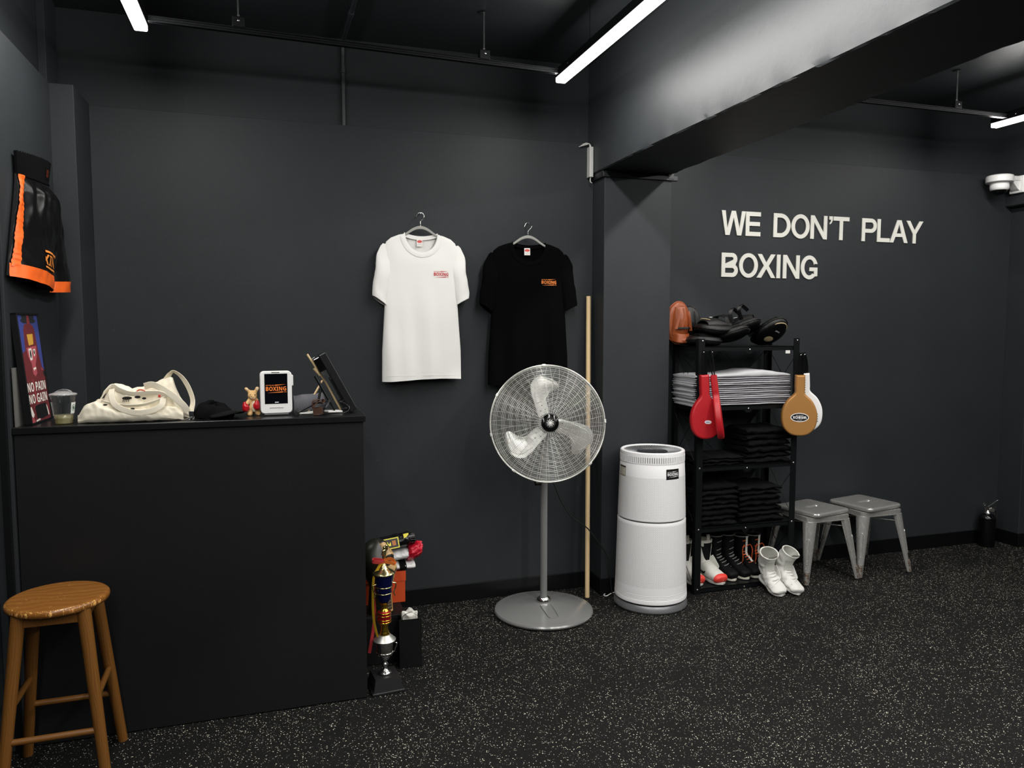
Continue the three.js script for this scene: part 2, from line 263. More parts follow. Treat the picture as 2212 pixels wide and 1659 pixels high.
// ---------------------------------------------------------------- shared materials
{
  const n = 512, g = tileNoise(n, [[8, 1], [32, 0.6], [128, 0.4]], 21);
  // wood grain along v
  const wood = (c1, c2, seed, wear) => { const a = tileNoise(n, [[5, 1], [11, 0.5]], seed), r = rng(seed + 9), st = Float32Array.from({ length: n }, (_, i) => r()); return dataTex(n, (x, y) => { const w = a[y * n + x], ring = 0.5 + 0.5 * Math.sin((x / n * 16 + w * 3.2) * PI * 2), f = 0.55 * ring + 0.45 * st[(x + ((w * 30) | 0)) % n] * 0.9; return [0, 1, 2].map((k) => lerp(c1[k], c2[k], f)); }, true); };
  MAT.stoolWood = std({ map: rep(wood([104, 66, 26], [134, 90, 40], 3), 1, 1), roughness: 0.34 });
  MAT.paleWood = std({ map: rep(wood([205, 176, 128], [226, 200, 156], 13), 1, 1), roughness: 0.55 });
  const ft = tileNoise(n, [[128, 1], [256, 1]], 51), fb = dataTex(n, (x, y) => { const v = clamp(ft[y * n + x] * 200 + 40 * ((x + y) & 1), 0, 255); return [v, v, v]; });
  MAT.weave = fb;
  MAT.canvas = std({ color: 0xefe7d2, roughness: 0.9, bumpMap: rep(fb, 6), bumpScale: 0.0004 });
  MAT.blackCloth = phys({ color: 0x08090a, roughness: 0.9, specularIntensity: 0.2, bumpMap: rep(fb, 5), bumpScale: 0.0004 });
  MAT.greyFleece = phys({ color: 0x6a6a70, roughness: 1, sheen: 0.4, sheenRoughness: 0.6, bumpMap: rep(dataTex(n, (x, y) => { const v = g[y * n + x] * 255; return [v, v, v]; }), 5), bumpScale: 0.002 });
  MAT.plastic = std({ color: 0xf0f0ee, roughness: 0.32 });
  MAT.blackPlastic = std({ color: 0x0d0e0f, roughness: 0.35 });
  MAT.blackGloss = std({ color: 0x060607, roughness: 0.12 });
  MAT.rubber = std({ color: 0x0a0a0a, roughness: 0.8 });
  MAT.chrome = std({ color: 0xd6d6d2, roughness: 0.12, metalness: 1 });
  MAT.paper = std({ color: 0xe8e8e4, roughness: 0.8 });
  MAT.gold = std({ color: 0xd8b44a, roughness: 0.2, metalness: 1 });
  MAT.counter = phys({ color: 0x1a1b1d, roughness: 0.55, specularIntensity: 0.5, bumpMap: rep(MAT.stip, 1.4), bumpScale: 0.0003, map: rep(MAT.mottle, 0.7) });
  MAT.counterTop = std({ color: 0x121314, roughness: 0.3, map: rep(MAT.mottle, 0.9) });
}
// a flat strap that follows points; side gives the direction of its width
function ribbon(pts, side, width, thick = 0.002, seg = 40) {
  const c = path(pts), sides = Array.isArray(side[0]) ? side : [side, side], ws = Array.isArray(width) ? width : [width, width];
  return loft((v) => {
    const p = c.getPoint(v), t = c.getTangent(v), f = v * (sides.length - 1), i = Math.min(sides.length - 2, Math.floor(f)), k = f - i;
    let u = V(...sides[i]).lerp(V(...sides[i + 1]), k); u.addScaledVector(t, -u.dot(t)).normalize(); const w = V().crossVectors(t, u).normalize();
    const fw = v * (ws.length - 1), iw = Math.min(ws.length - 2, Math.floor(fw));
    return { c: p.toArray(), u: u.toArray(), w: w.toArray(), a: lerp(ws[iw], ws[iw + 1], fw - iw) / 2, b: thick / 2, p: 5 };
  }, seg, 12);
}
// ---------------------------------------------------------------- reception counter
{
  const t = thing('reception_counter', 'tall matte black reception counter with a thin overhanging top', 'counter', [0, 0, 0]);
  part('front_panel', span(-0.862, 0.331, 0.004, 1.125, -3.005, -2.983, 0.002), MAT.counter, t);
  part('end_panel', span(0.309, 0.331, 0.004, 1.125, -3.17, -3.005, 0.002), MAT.counter, t);
  part('back_panel', span(-0.862, 0.309, 0.004, 1.125, -3.17, -3.15, 0.002), MAT.counter, t);
  part('top', span(-0.863, 0.339, 1.1252, 1.15, -3.187, -2.973, 0.0025), MAT.counterTop, t);
  struct('trim_2', span(-0.897, -0.874, 0, LEDGE - 0.2, -2.969, -2.955, 0.002), MAT.blackMetal);
}
// ---------------------------------------------------------------- worn wooden stool
{
  const n = 512, r = rng(5), chips = [];
  for (let i = 0; i < 150; i++) { const a = PI * (1.08 + 0.8 * r()) + (r() < 0.25 ? r() * PI : 0), rr = 0.955 + 0.05 * r(); chips.push([a, rr, 0.004 + 0.026 * Math.pow(r(), 3), 0.002 + 0.005 * r(), r()]); }
  const scr = Array.from({ length: 26 }, () => [r() * 0.9, r() * 6.3, r() * PI, 0.01 + 0.035 * r(), 0.002 + 0.003 * r()]);
  const base = tileNoise(n, [[4, 1], [9, 0.6]], 77), st = Float32Array.from({ length: n }, () => r());
  const seatTex = dataTex(n, (x, y) => { // planar map over the disc, one metre-free unit square
    const u = x / n * 2 - 1, v = y / n * 2 - 1, rad = Math.hypot(u, v) / 0.97, th = (Math.atan2(v, u) + PI * 2) % (PI * 2), w = base[y * n + x];
    const f = 0.5 * (0.5 + 0.5 * Math.sin((v * 9 + w * 2.4) * PI)) + 0.5 * st[(((v + 1) * 150 + w * 8) | 0) % n], joint = Math.abs(((v + 1.13) * 2.6) % 1 - 0.5) > 0.488 ? 0.82 : 1;
    let c = [lerp(122, 148, f) * joint, lerp(76, 98, f) * joint, lerp(30, 44, f) * joint];
    for (const [a, rr, da, dr, k] of chips) { let d = Math.abs(th - a % (PI * 2)); d = Math.min(d, PI * 2 - d); if (d < da && Math.abs(rad - rr) < dr) c = [226, 186 - 30 * k, 96]; }
    for (const [cr, ca, ang, L, W] of scr) { const dx = u - cr * Math.cos(ca), dy = v - cr * Math.sin(ca), p = dx * Math.cos(ang) + dy * Math.sin(ang), q = -dx * Math.sin(ang) + dy * Math.cos(ang); if (Math.abs(p) < L && Math.abs(q) < W) c = [206, 160, 88]; }
    return c;
  }, true);
  const seatMat = std({ map: seatTex, roughness: 0.28 });
  const t = thing('wooden_stool', 'round brown wooden stool with chipped seat edge before the counter', 'stool', [-0.70, 0, -2.785], 0.02);
  const R = 0.153, sg = lathe([[0, 0.582], [R - 0.012, 0.582], [R - 0.003, 0.586], [R, 0.594], [R - 0.001, 0.602], [R - 0.006, 0.607], [R - 0.016, 0.61], [0, 0.61]], 64);
  { const p = sg.attributes.position, uv = sg.attributes.uv; for (let i = 0; i < p.count; i++) uv.setXY(i, 0.5 + p.getX(i) / (2 * R) * 0.97, 0.5 - p.getZ(i) / (2 * R) * 0.97); }
  part('seat', sg, seatMat, t);
  const K = [[-1, 1], [1, 1], [1, -1], [-1, -1]], topP = (k, y) => { const f = 1 - y / 0.585; return [K[k][0] * lerp(0.092, 0.15, f), y, K[k][1] * lerp(0.092, 0.15, f)]; };
  for (let k = 0; k < 4; k++) part('leg', rod(topP(k, 0.001), topP(k, 0.584), 0.0165, 20, 0.021), MAT.stoolWood, t);
  for (let k = 0; k < 4; k++) { const a = topP(k, 0.562), b = topP((k + 1) % 4, 0.562), L = Math.hypot(b[0] - a[0], b[2] - a[2]), an = -Math.atan2(b[2] - a[2], b[0] - a[0]); part('apron', box(L - 0.034, 0.036, 0.016, [(a[0] + b[0]) / 2, 0.563, (a[2] + b[2]) / 2], [0, an, 0], 0.002), MAT.stoolWood, t); }
  for (let k = 0; k < 4; k++) { const y = k % 2 ? 0.29 : 0.19; part('stretcher', rod(topP(k, y), topP((k + 1) % 4, y), 0.0105, 14), MAT.stoolWood, t); }
}
// ---------------------------------------------------------------- framed poster leaning on the wall, and the card behind it
{
  const W = 420, H = 800, tex = canvasTex(W, H, (c) => {
    const P = (col, ...pts) => { c.fillStyle = col; c.beginPath(); pts.forEach(([x, y], i) => i ? c.lineTo(x * W, y * H) : c.moveTo(x * W, y * H)); c.closePath(); c.fill(); };
    const E = (col, x, y, a, b, r = 0) => { c.fillStyle = col; c.beginPath(); c.ellipse(x * W, y * H, a * W, b * H, r, 0, 7); c.fill(); };
    c.fillStyle = '#3b478c'; c.fillRect(0, 0, W, H);
    P('#26272c', [.2, 0], [.86, 0], [.82, .03], [.9, .055], [.78, .075], [.26, .075], [.14, .05], [.24, .03]);
    P('#6d2a2e', [0, .36], [.2, .33], [.24, .14], [.3, .09], [.5, .07], [.7, .09], [.78, .14], [.82, .34], [.9, .5], [1, .53], [1, 1], [0, 1]);
    P('#8a3439', [.48, 0], [.58, 0], [.6, .08], [.46, .08]);
    P('#d3a23f', [.37, .18], [.66, .175], [.64, .275], [.4, .285]);
    P('#b2525a', [.26, .305], [.76, .29], [.72, .39], [.6, .47], [.63, .55], [.52, .58], [.42, .55], [.42, .46], [.3, .39]);
    P('#eeeae0', [.35, .315], [.5, .31], [.49, .42], [.38, .425]); E('#111', .43, .365, .035, .04);
    P('#eeeae0', [.56, .325], [.68, .318], [.66, .37], [.585, .395]); E('#111', .615, .35, .03, .022);
    P('#eeeae0', [.46, .5], [.6, .49], [.6, .515], [.53, .51], [.5, .53]);
    P('#b2525a', [.84, .5], [.93, .52], [.9, .54]); P('#1f1f22', [.9, .53], [1, .55], [1, .6], [.94, .58]);
    P('#8a3439', [.3, .6], [.38, .6], [.5, .86], [.4, .86]);
    P('#141416', [.28, .86], [.42, .845], [.84, .845], [.88, .97], [.6, .985], [.3, .97]);
    P('#eeeae0', [.02, .86], [.1, .85], [.2, .93], [.12, .965], [.05, .93]); P('#b2525a', [0, .96], [.14, .95], [.22, 1], [0, 1]);
    P('#eeeae0', [.84, .86], [.89, .88], [.95, .965], [.9, .97]); P('#8a3439', [.93, .86], [1, .86], [1, .97]);
    P('#eeeae0', [.24, .985], [.44, .975], [.46, .992], [.26, 1]);
    c.textAlign = 'center'; c.lineWidth = 9; c.strokeStyle = '#4a1c20'; c.fillStyle = '#efeae0'; c.font = 'bold 104px sans-serif';
    for (const [s, y] of [['NO PAIN', 0.715], ['NO GAIN', 0.825]]) { c.save(); c.translate(W * 0.5, y * H); c.scale(0.92, 0.92); c.strokeText(s, 0, 0, 430); c.fillText(s, 0, 0, 430); c.restore(); }
  });
  const t = thing('framed_poster', 'tall black framed boxer poster reading NO PAIN NO GAIN, leaning on the counter', 'poster', [-0.812, 1.1502, -3.016]);
  t.rotation.order = 'YXZ'; t.rotation.set(-0.085, 1.511, 0);
  const w = 0.21, h = 0.397, d = 0.022, b = 0.0075;
  part('frame', [span(0, w, 0, b, -d, 0, 0.001), span(0, w, h - b, h, -d, 0, 0.001), span(0, b, 0, h, -d, 0, 0.001), span(w - b, w, 0, h, -d, 0, 0.001), span(b, w - b, b, h - b, -d, -d + 0.003)], MAT.blackPlastic, t);
  part('print', at(new THREE.PlaneGeometry(w - 2 * b, h - 2 * b), [w / 2, h / 2, -0.004]), std({ map: tex, roughness: 0.5 }), t);
  const ct = canvasTex(128, 256, (c) => { c.fillStyle = '#63625e'; c.fillRect(0, 0, 128, 256); c.fillStyle = '#32312f'; for (let i = 0; i < 12; i++) c.fillRect(70 + (i % 3) * 4, 70 + i * 14, 8, 5 + (i % 4) * 2); });
  const q = thing('card_board', 'plain grey card propped behind the framed poster', 'card', [-0.854, 1.1502, -2.99]); q.rotation.order = 'YXZ'; q.rotation.set(-0.012, 1.53, 0);
  part('sheet', span(0, 0.13, 0, 0.205, -0.004, 0), std({ map: ct, roughness: 0.85 }), q);
}
// ---------------------------------------------------------------- plastic cup
{
  const t = thing('plastic_cup', 'clear plastic cup with lid and a little pale yellow drink', 'cup', [-0.72, 1.1502, -3.045]);
  const clear = phys({ color: 0xffffff, roughness: 0.04, transmission: 1, thickness: 0, ior: 1.45 });
  const lidMat = phys({ color: 0xffffff, roughness: 0.16, transmission: 0.8, thickness: 0, ior: 1.5 });
  part('cup', lathe([[0, 0.001], [0.0275, 0.001], [0.0285, 0.004], [0.03, 0.02], [0.0345, 0.06], [0.040, 0.100], [0.0425, 0.1015], [0.0425, 0.104]], 48), clear, t);
  for (let k = 0; k < 12; k++) { const a = k / 12 * PI * 2; part('rib', rod([0.0297 * Math.cos(a), 0.006, 0.0297 * Math.sin(a)], [0.0352 * Math.cos(a), 0.062, 0.0352 * Math.sin(a)], 0.0007, 5), clear, t); }
  part('lid', [lathe([[0.0435, 0.1035], [0.0445, 0.106], [0.0435, 0.1085], [0.041, 0.1085], [0.039, 0.1065], [0.032, 0.112], [0.02, 0.118], [0.006, 0.1195], [0, 0.1195]], 48), torus(0.0405, 0.0014, [0, 0.108, 0], [PI / 2, 0, 0])], lidMat, t);
  part('lid_tab', [ribbon([[-0.022, 0.1165, 0.008], [-0.006, 0.1235, 0.004], [0.012, 0.1225, -0.004], [0.026, 0.1155, -0.008]], [0, 0, 1], 0.012, 0.0012)], lidMat, t);
  part('drink', lathe([[0, 0.0022], [0.0262, 0.0022], [0.0275, 0.005], [0.0288, 0.02], [0.0300, 0.033], [0, 0.033]], 40), phys({ color: 0xd2cda0, roughness: 0.2, transmission: 0.72, thickness: 0 }), t);
  const green = canvasTex(64, 128, (c) => { c.fillStyle = '#dfe6e0'; c.fillRect(0, 0, 64, 128); c.strokeStyle = '#2f5a48'; c.lineWidth = 6; c.beginPath(); c.ellipse(30, 62, 22, 34, 0, 0, 7); c.stroke(); c.fillStyle = '#2f5a48'; c.beginPath(); c.ellipse(30, 64, 12, 22, 0.3, 0, 7); c.fill(); });
  part('emblem', sheet((u, v) => { const a = 0.05 + 0.62 * u, y = 0.038 + 0.04 * v, r = lerp(0.0332, 0.0385, v) + 0.0006; return [r * Math.cos(a), y, r * Math.sin(a)]; }, 10, 4), std({ map: green, roughness: 0.5 }), t);
  part('sticker', sheet((u, v) => { const a = 2.5 + 0.35 * u, y = 0.03 + 0.05 * v, r = lerp(0.0322, 0.0388, v) + 0.0006; return [r * Math.cos(a), y, r * Math.sin(a)]; }, 8, 4), MAT.paper, t);
}
// ---------------------------------------------------------------- slumped canvas tote bag
{
  const t = thing('tote_bag', 'slumped cream canvas tote bag lying on the black counter', 'bag', [-0.475, 1.1505, -3.075]);
  const top = [[-0.195, 0.03], [-0.17, 0.052], [-0.145, 0.078], [-0.118, 0.088], [-0.1, 0.126], [-0.086, 0.137], [-0.06, 0.13], [-0.03, 0.117], [0.01, 0.122], [0.045, 0.135], [0.09, 0.152], [0.112, 0.156], [0.12, 0.12], [0.135, 0.078], [0.15, 0.055], [0.165, 0.026]];
  part('body', loft((v) => { const x = lerp(-0.194, 0.164, v), h = lin1(top, x), e = Math.pow(Math.sin(PI * clamp(v, 0.004, 0.996)), 0.4); return { c: [x, h / 2 + 0.001, -0.012], u: [0, 1, 0], w: [0, 0, 1], a: h / 2, b: 0.058 * e, p: 2.4, d: (q, th) => { const f = 0.008 * noise3.noise(q[0] * 22, th * 1.3, 2) + 0.005 * noise3.noise(q[0] * 60, th * 2.2, 6); return [q[0] + 0.3 * f, Math.max(0.0005, q[1] + f * (q[1] > 0.02 ? 1 : 0)), q[2] + f * 1.4]; } }; }, 70, 40), MAT.canvas, t);
  const low = [[-0.195, 0.028], [-0.175, 0.06], [-0.14, 0.078], [-0.11, 0.066], [-0.05, 0.05], [0.03, 0.045], [0.09, 0.05], [0.125, 0.05], [0.16, 0.02]];
  part('front_fold', loft((v) => { const x = lerp(-0.199, 0.15, v), h = lin1(low, x), e = Math.pow(Math.sin(PI * clamp(v, 0.004, 0.996)), 0.5); return { c: [x, h / 2 + 0.001, 0.04], u: [0, 1, 0], w: [0, 0, 1], a: h / 2, b: 0.036 * e, p: 2.2, d: (q, th) => { const f = 0.006 * noise3.noise(q[0] * 20, th * 1.1, 8) + 0.003 * noise3.noise(q[0] * 70, th * 2.4, 1); return [q[0], Math.max(0.0005, q[1] + f), q[2] + f]; } }; }, 60, 32), MAT.canvas, t);
  // gaping mouth: a rolled hem with a dark inside and printed lettering showing
  part('hem', ribbon([[-0.124, 0.086, 0.034], [-0.108, 0.112, 0.03], [-0.086, 0.13, 0.024], [-0.06, 0.118, 0.042], [-0.02, 0.104, 0.052], [0.03, 0.106, 0.054], [0.075, 0.104, 0.055], [0.1, 0.092, 0.054]], [[0.6, 1, 0.1], [0.4, 1, 0.3], [0, 1, 0.4], [0, 1, 0.3]], [0.012, 0.02, 0.018, 0.016], 0.005, 60), MAT.canvas, t);
  part('lower_lip', ribbon([[-0.116, 0.08, 0.05], [-0.08, 0.07, 0.062], [-0.03, 0.062, 0.07], [0.02, 0.064, 0.07], [0.06, 0.076, 0.064], [0.09, 0.09, 0.054]], [[0, 1, 0.3], [0, 1, 0.7], [0, 1, 0.3]], [0.004, 0.012, 0.012, 0.004], 0.003, 50), MAT.canvas, t);
  part('print', [ball(0.012, [-0.062, 0.062, 0.062], [1.5, 0.7, 0.15]), ball(0.01, [-0.035, 0.088, 0.05], [1.6, 0.6, 0.15]), ball(0.008, [0.0, 0.091, 0.055], [1.3, 0.6, 0.15]), ball(0.006, [0.022, 0.086, 0.058], [1.2, 0.7, 0.15]), ball(0.006, [-0.106, 0.066, 0.058], [1.3, 0.5, 0.15]), ball(0.005, [-0.016, 0.05, 0.066], [1.5, 0.7, 0.15]), ...[0, 1, 2, 3].map((k) => tube([[-0.05 + k * 0.006, 0.09, 0.058], [-0.046 + k * 0.006, 0.083, 0.06], [-0.048 + k * 0.006, 0.076, 0.062]], 0.0013, 6, 5))], std({ color: 0x17120f, roughness: 0.9 }), t, 'black printed marks');
  part('orange_print', [tube([[-0.002, 0.112, 0.056], [0.006, 0.117, 0.054], [0.018, 0.116, 0.055], [0.026, 0.111, 0.057]], 0.0028, 16, 6)], std({ color: 0xc9583a, roughness: 0.9 }), t, 'orange printed marks');
  part('tag', box(0.0075, 0.0095, 0.002, [0.0735, 0.093, 0.061], [0, 0, 0.06], 0.0006), std({ color: 0xd63a34, roughness: 0.7 }), t, 'small red sewn tag');
  part('strap', ribbon([[-0.088, 0.12, 0.03], [-0.086, 0.1, 0.05], [-0.075, 0.07, 0.066], [-0.045, 0.048, 0.074], [0.0, 0.036, 0.078], [0.05, 0.042, 0.076], [0.08, 0.06, 0.07], [0.086, 0.085, 0.06]], [[1, 0.1, 0.2], [1, 0.4, 0], [0.3, 1, 0], [0, 1, 0.1], [-0.4, 1, 0], [-1, 0.3, 0]], 0.021, 0.0025, 60), MAT.canvas, t);
  part('strap', ribbon([[0.02, 0.128, 0.03], [0.05, 0.134, 0.045], [0.085, 0.118, 0.055], [0.12, 0.09, 0.058], [0.15, 0.058, 0.052], [0.166, 0.03, 0.04]], [[0, 1, 0.2], [0.3, 1, 0.2], [0.6, 1, 0], [0.7, 0.9, 0], [1, 0.5, 0]], 0.024, 0.0025, 50), MAT.canvas, t);
  part('strap', ribbon([[0.09, 0.15, -0.01], [0.105, 0.172, 0.0], [0.12, 0.178, 0.005], [0.145, 0.158, 0.008], [0.168, 0.118, 0.012], [0.182, 0.07, 0.02], [0.176, 0.03, 0.03]], [[-0.5, 1, 0.5], [0, 0.6, 1], [0.5, 0.5, 1], [1, 0.4, 0.7], [1, 0.2, 0.7], [1, 0, 0.4]], 0.021, 0.0025, 50), MAT.canvas, t);
}
{
  const t = thing('key_bunch', 'small tangle of silver keys beside the tote bag', 'keys', [-0.302, 1.1505, -3.03]);
  part('ring', [torus(0.009, 0.0009, [0, 0.006, 0], [1.1, 0.3, 0]), torus(0.006, 0.0009, [0.012, 0.006, 0.004], [0.7, -0.6, 0])], MAT.chrome, t);
  for (const [x, z, a, tl] of [[-0.01, 0.006, 0.5, 0.3], [0.004, 0.01, -0.4, 0.2], [0.012, -0.004, 1.3, 0.45]]) part('key', [box(0.022, 0.0016, 0.005, [x, 0.006, z], [0, a, tl]), at(cyl(0.006, 0.006, 0.0016, [0, 0, 0], [0, 0, 0], 14), [x - 0.013 * Math.cos(a), 0.004, z + 0.013 * Math.sin(a)], [0, a, tl])], MAT.chrome, t);
}
// ---------------------------------------------------------------- black baseball cap
{
  const t = thing('baseball_cap', 'black baseball cap lying on the counter next to a plush kangaroo', 'cap', [-0.222, 1.1505, -3.085], -0.65);
  part('crown', sheet((u, v) => { const th = u * PI * 2, ph = v * PI / 2, R = 0.066, sq = 1 - 0.12 * smooth(0.4, 1, v), d = 0.006 * noise3.noise(Math.cos(th) * 2.2, v * 3.5, Math.sin(th) * 2.2) + 0.003 * Math.sin(th * 5 + v * 4); return [(R * 1.12 * Math.cos(th) * Math.pow(Math.cos(ph), 0.7)) + d, 0.058 * sq * Math.sin(ph) * (1 - 0.18 * Math.cos(th)) + 0.002 + d, R * Math.sin(th) * Math.pow(Math.cos(ph), 0.7)]; }, 48, 16, true), MAT.blackCloth, t);
  part('brim', sheet((u, v) => { const a = (u - 0.5) * 2.25, r = lerp(0.062, 0.128 - 0.018 * Math.pow(Math.abs(u - 0.5) * 2, 2), v), z = r * Math.sin(a) * lerp(1, 0.66, v), x = r * Math.cos(a) * 1.02; return [x, Math.max(0.001, 0.021 + 0.008 * (1 - v) - 0.016 * Math.pow(z / 0.06, 2) + 0.006 * v), z]; }, 28, 12), MAT.blackCloth, t);
  part('brim_stitch', [0.3, 0.5, 0.7].map((v) => tube(Array.from({ length: 15 }, (_, i) => { const u = (i + 0.5) / 15, a = (u - 0.5) * 2.2, r = lerp(0.062, 0.128 - 0.018 * Math.pow(Math.abs(u - 0.5) * 2, 2), v), z = r * Math.sin(a) * lerp(1, 0.66, v); return [r * Math.cos(a) * 1.02, 0.0222 + 0.008 * (1 - v) - 0.016 * Math.pow(z / 0.06, 2) + 0.006 * v, z]; }), 0.0006, 40, 4)), std({ color: 0x1a1b1c, roughness: 0.8 }), t);
  part('strap', ribbon([[-0.066, 0.014, 0.03], [-0.084, 0.016, 0.012], [-0.086, 0.016, -0.012], [-0.066, 0.014, -0.03]], [0, 1, 0], 0.015, 0.002), MAT.blackCloth, t);
  part('button', ball(0.005, [0.0, 0.053, 0], [1, 0.6, 1], 12), MAT.blackCloth, t);
}
// ---------------------------------------------------------------- plush kangaroo with red gloves
{
  const t = thing('plush_kangaroo', 'tan plush kangaroo wearing red boxing gloves beside the white terminal', 'plush toy', [-0.08, 1.1502, -3.105], 0.1);
  const fur = phys({ color: 0xd9b27a, roughness: 1, sheen: 0.5, sheenRoughness: 0.5, bumpMap: rep(MAT.weave, 30), bumpScale: 0.001 }), pale = phys({ color: 0xe6d9bd, roughness: 1, sheen: 0.4 }), red = std({ color: 0xb11420, roughness: 0.25 });
  part('body', flesh([[0, 0.033, 0, 0.0165, 0, 0.056, -0.001, 0.0115], [-0.002, 0.079, 0.001, 0.0175, -0.002, 0.083, -0.002, 0.016], [-0.001, 0.074, 0.014, 0.009, -0.001, 0.0735, 0.016, 0.0075],
    [-0.012, 0.062, 0, 0.0075, -0.024, 0.048, 0.009, 0.007], [0.012, 0.061, 0, 0.0075, 0.014, 0.05, 0.014, 0.007], [-0.01, 0.026, 0, 0.011, -0.013, 0.0105, 0.006, 0.0095], [0.013, 0.026, 0, 0.011, 0.0165, 0.0105, 0.006, 0.0095],
    [-0.014, 0.0085, 0.006, 0.0082, -0.015, 0.0075, 0.014, 0.007], [0.018, 0.0085, 0.006, 0.0082, 0.019, 0.0075, 0.014, 0.007],
    [-0.012, 0.093, -0.002, 0.006, -0.024, 0.105, -0.002, 0.0062], [0.011, 0.093, -0.002, 0.006, 0.017, 0.105, -0.002, 0.0075], [0, 0.02, -0.014, 0.007, 0.004, 0.006, -0.03, 0.0045]], 0.0018, 0.006), fur, t);
  part('belly', ball(0.012, [0.003, 0.037, 0.0115], [0.85, 1.85, 0.6], 20), pale, t, 'cream belly patch');
  part('ear_lining', ball(0.0048, [-0.0215, 0.1035, 0.0022], [0.8, 1.15, 0.6]), pale, t); part('ear_lining', ball(0.006, [0.0165, 0.1035, 0.003], [0.75, 1.2, 0.6]), pale, t);
  part('muzzle', ball(0.0085, [-0.001, 0.0715, 0.017], [1.15, 0.75, 0.6]), pale, t);
  part('eye', ball(0.0024, [-0.0092, 0.083, 0.0152], [1, 1, 0.7], 12), MAT.blackGloss, t); part('eye', ball(0.0026, [0.0058, 0.0822, 0.0160], [1, 1, 0.7], 12), MAT.blackGloss, t);
  part('nose', [ball(0.002, [-0.006, 0.0765, 0.0212], [1, 0.7, 0.7], 10), tube([[-0.006, 0.0745, 0.0214], [-0.005, 0.072, 0.0218], [-0.001, 0.0715, 0.0222]], 0.0005, 8, 5)], std({ color: 0x4a2c1c, roughness: 0.7 }), t);
  for (const [x, y, z, s] of [[-0.0285, 0.036, 0.014, -1], [0.0115, 0.042, 0.019, 1]]) part('glove', flesh([[x, y, z, 0.0125, x + 0.001 * s, y - 0.008, z + 0.001, 0.0115], [x + s * 0.002, y + 0.009, z - 0.004, 0.0085, x + s * 0.002, y + 0.012, z - 0.006, 0.008], [x - s * 0.0085, y + 0.002, z + 0.004, 0.0045, x - s * 0.0085, y - 0.006, z + 0.005, 0.0048]], 0.0014, 0.003), red, t, 'shiny red boxing glove');
}
// ---------------------------------------------------------------- logo artwork used on several things
function drawLogo(c, x, y, w, col, small) { // x,y: top left; w: width; height about 0.42 w
  const h = w * 0.42; c.save(); c.translate(x, y); c.fillStyle = col; c.strokeStyle = col;
  const word = (s, px, bx, by, tw, wt) => { c.font = wt + ' ' + px + 'px sans-serif'; c.textAlign = 'left'; c.textBaseline = 'alphabetic'; const m = c.measureText(s).width; c.save(); c.translate(bx, by); c.scale(tw / m, 1); c.fillText(s, 0, 0); c.restore(); };
  word('BOXING', h * 0.66, 0, h * 0.74, w, 'bold');
  word('AND THE NEW', h * 0.15, w * 0.02, h * 0.155, w * 0.4, 'bold');
  c.beginPath(); c.moveTo(w * 0.45, h * 0.04); c.lineTo(w * 0.97, h * 0.015); c.lineTo(w * 0.45, h * 0.16); c.fill();
  c.beginPath(); c.moveTo(w * 0.82, h * 0.84); c.lineTo(w * 0.05, h * 0.985); c.lineTo(w * 0.82, h * 0.955); c.fill();
  word('CLUB', h * 0.15, w * 0.85, h * 0.965, w * 0.14, 'bold');
  c.restore();
}
// ---------------------------------------------------------------- white customer terminal
{
  const t = thing('payment_terminal', 'upright white terminal with a black screen showing an orange logo', 'terminal', [0.0065, 1.1502, -3.085], 0.06);
  const w = 0.112, h = 0.158, rr = 0.014, s = new THREE.Shape(); s.moveTo(-w / 2 + rr, 0); s.lineTo(w / 2 - rr, 0); s.quadraticCurveTo(w / 2, 0, w / 2, rr); s.lineTo(w / 2, h - rr); s.quadraticCurveTo(w / 2, h, w / 2 - rr, h); s.lineTo(-w / 2 + rr, h); s.quadraticCurveTo(-w / 2, h, -w / 2, h - rr); s.lineTo(-w / 2, rr); s.quadraticCurveTo(-w / 2, 0, -w / 2 + rr, 0);
  const bodyY = 0.012;
  part('casing', at(ext(s, 0.036, 0.003, 8), [0, bodyY + 0.001, -0.02]), MAT.plastic, t);
  part('base_tray', box(0.092, 0.01, 0.034, [0, 0.0085, -0.002], [0, 0, 0], 0.003), std({ color: 0x8d8f90, roughness: 0.5 }), t);
  for (const x of [-0.032, 0.03]) part('foot', cyl(0.004, 0.0045, 0.006, [x, 0.003, 0.01], [0, 0, 0], 14), MAT.rubber, t);
  const img = canvasTex(300, 410, (c, W, H) => { c.fillStyle = '#05060a'; c.fillRect(0, 0, W, H); drawLogo(c, 10, 145, 278, '#f0823c'); c.fillStyle = '#e8e8f4'; c.beginPath(); c.ellipse(140, 390, 9, 7, 0, 0, 7); c.fill(); c.fillRect(150, 385, 30, 10); });
  part('screen', at(new THREE.PlaneGeometry(0.0855, 0.117), [-0.0005, bodyY + 0.094, 0.0196]), std({ color: 0x0a0b0e, map: img, roughness: 0.12, emissive: 0xffffff, emissiveMap: img, emissiveIntensity: 0.85 }), t);
  part('speaker_slot', at(new RoundedBoxGeometry(0.03, 0.0028, 0.002, 2, 0.0009), [-0.002, bodyY + 0.1575, 0.0192]), MAT.blackGloss, t);
  part('card_slot', at(new RoundedBoxGeometry(0.052, 0.0016, 0.002, 2, 0.0007), [0.0, bodyY + 0.0195, 0.0192]), std({ color: 0x5b5660, roughness: 0.5 }), t);
  part('card_reader', box(0.008, 0.042, 0.026, [w / 2 + 0.005, bodyY + 0.125, 0.0], [0, 0, 0], 0.003), MAT.plastic, t);
}
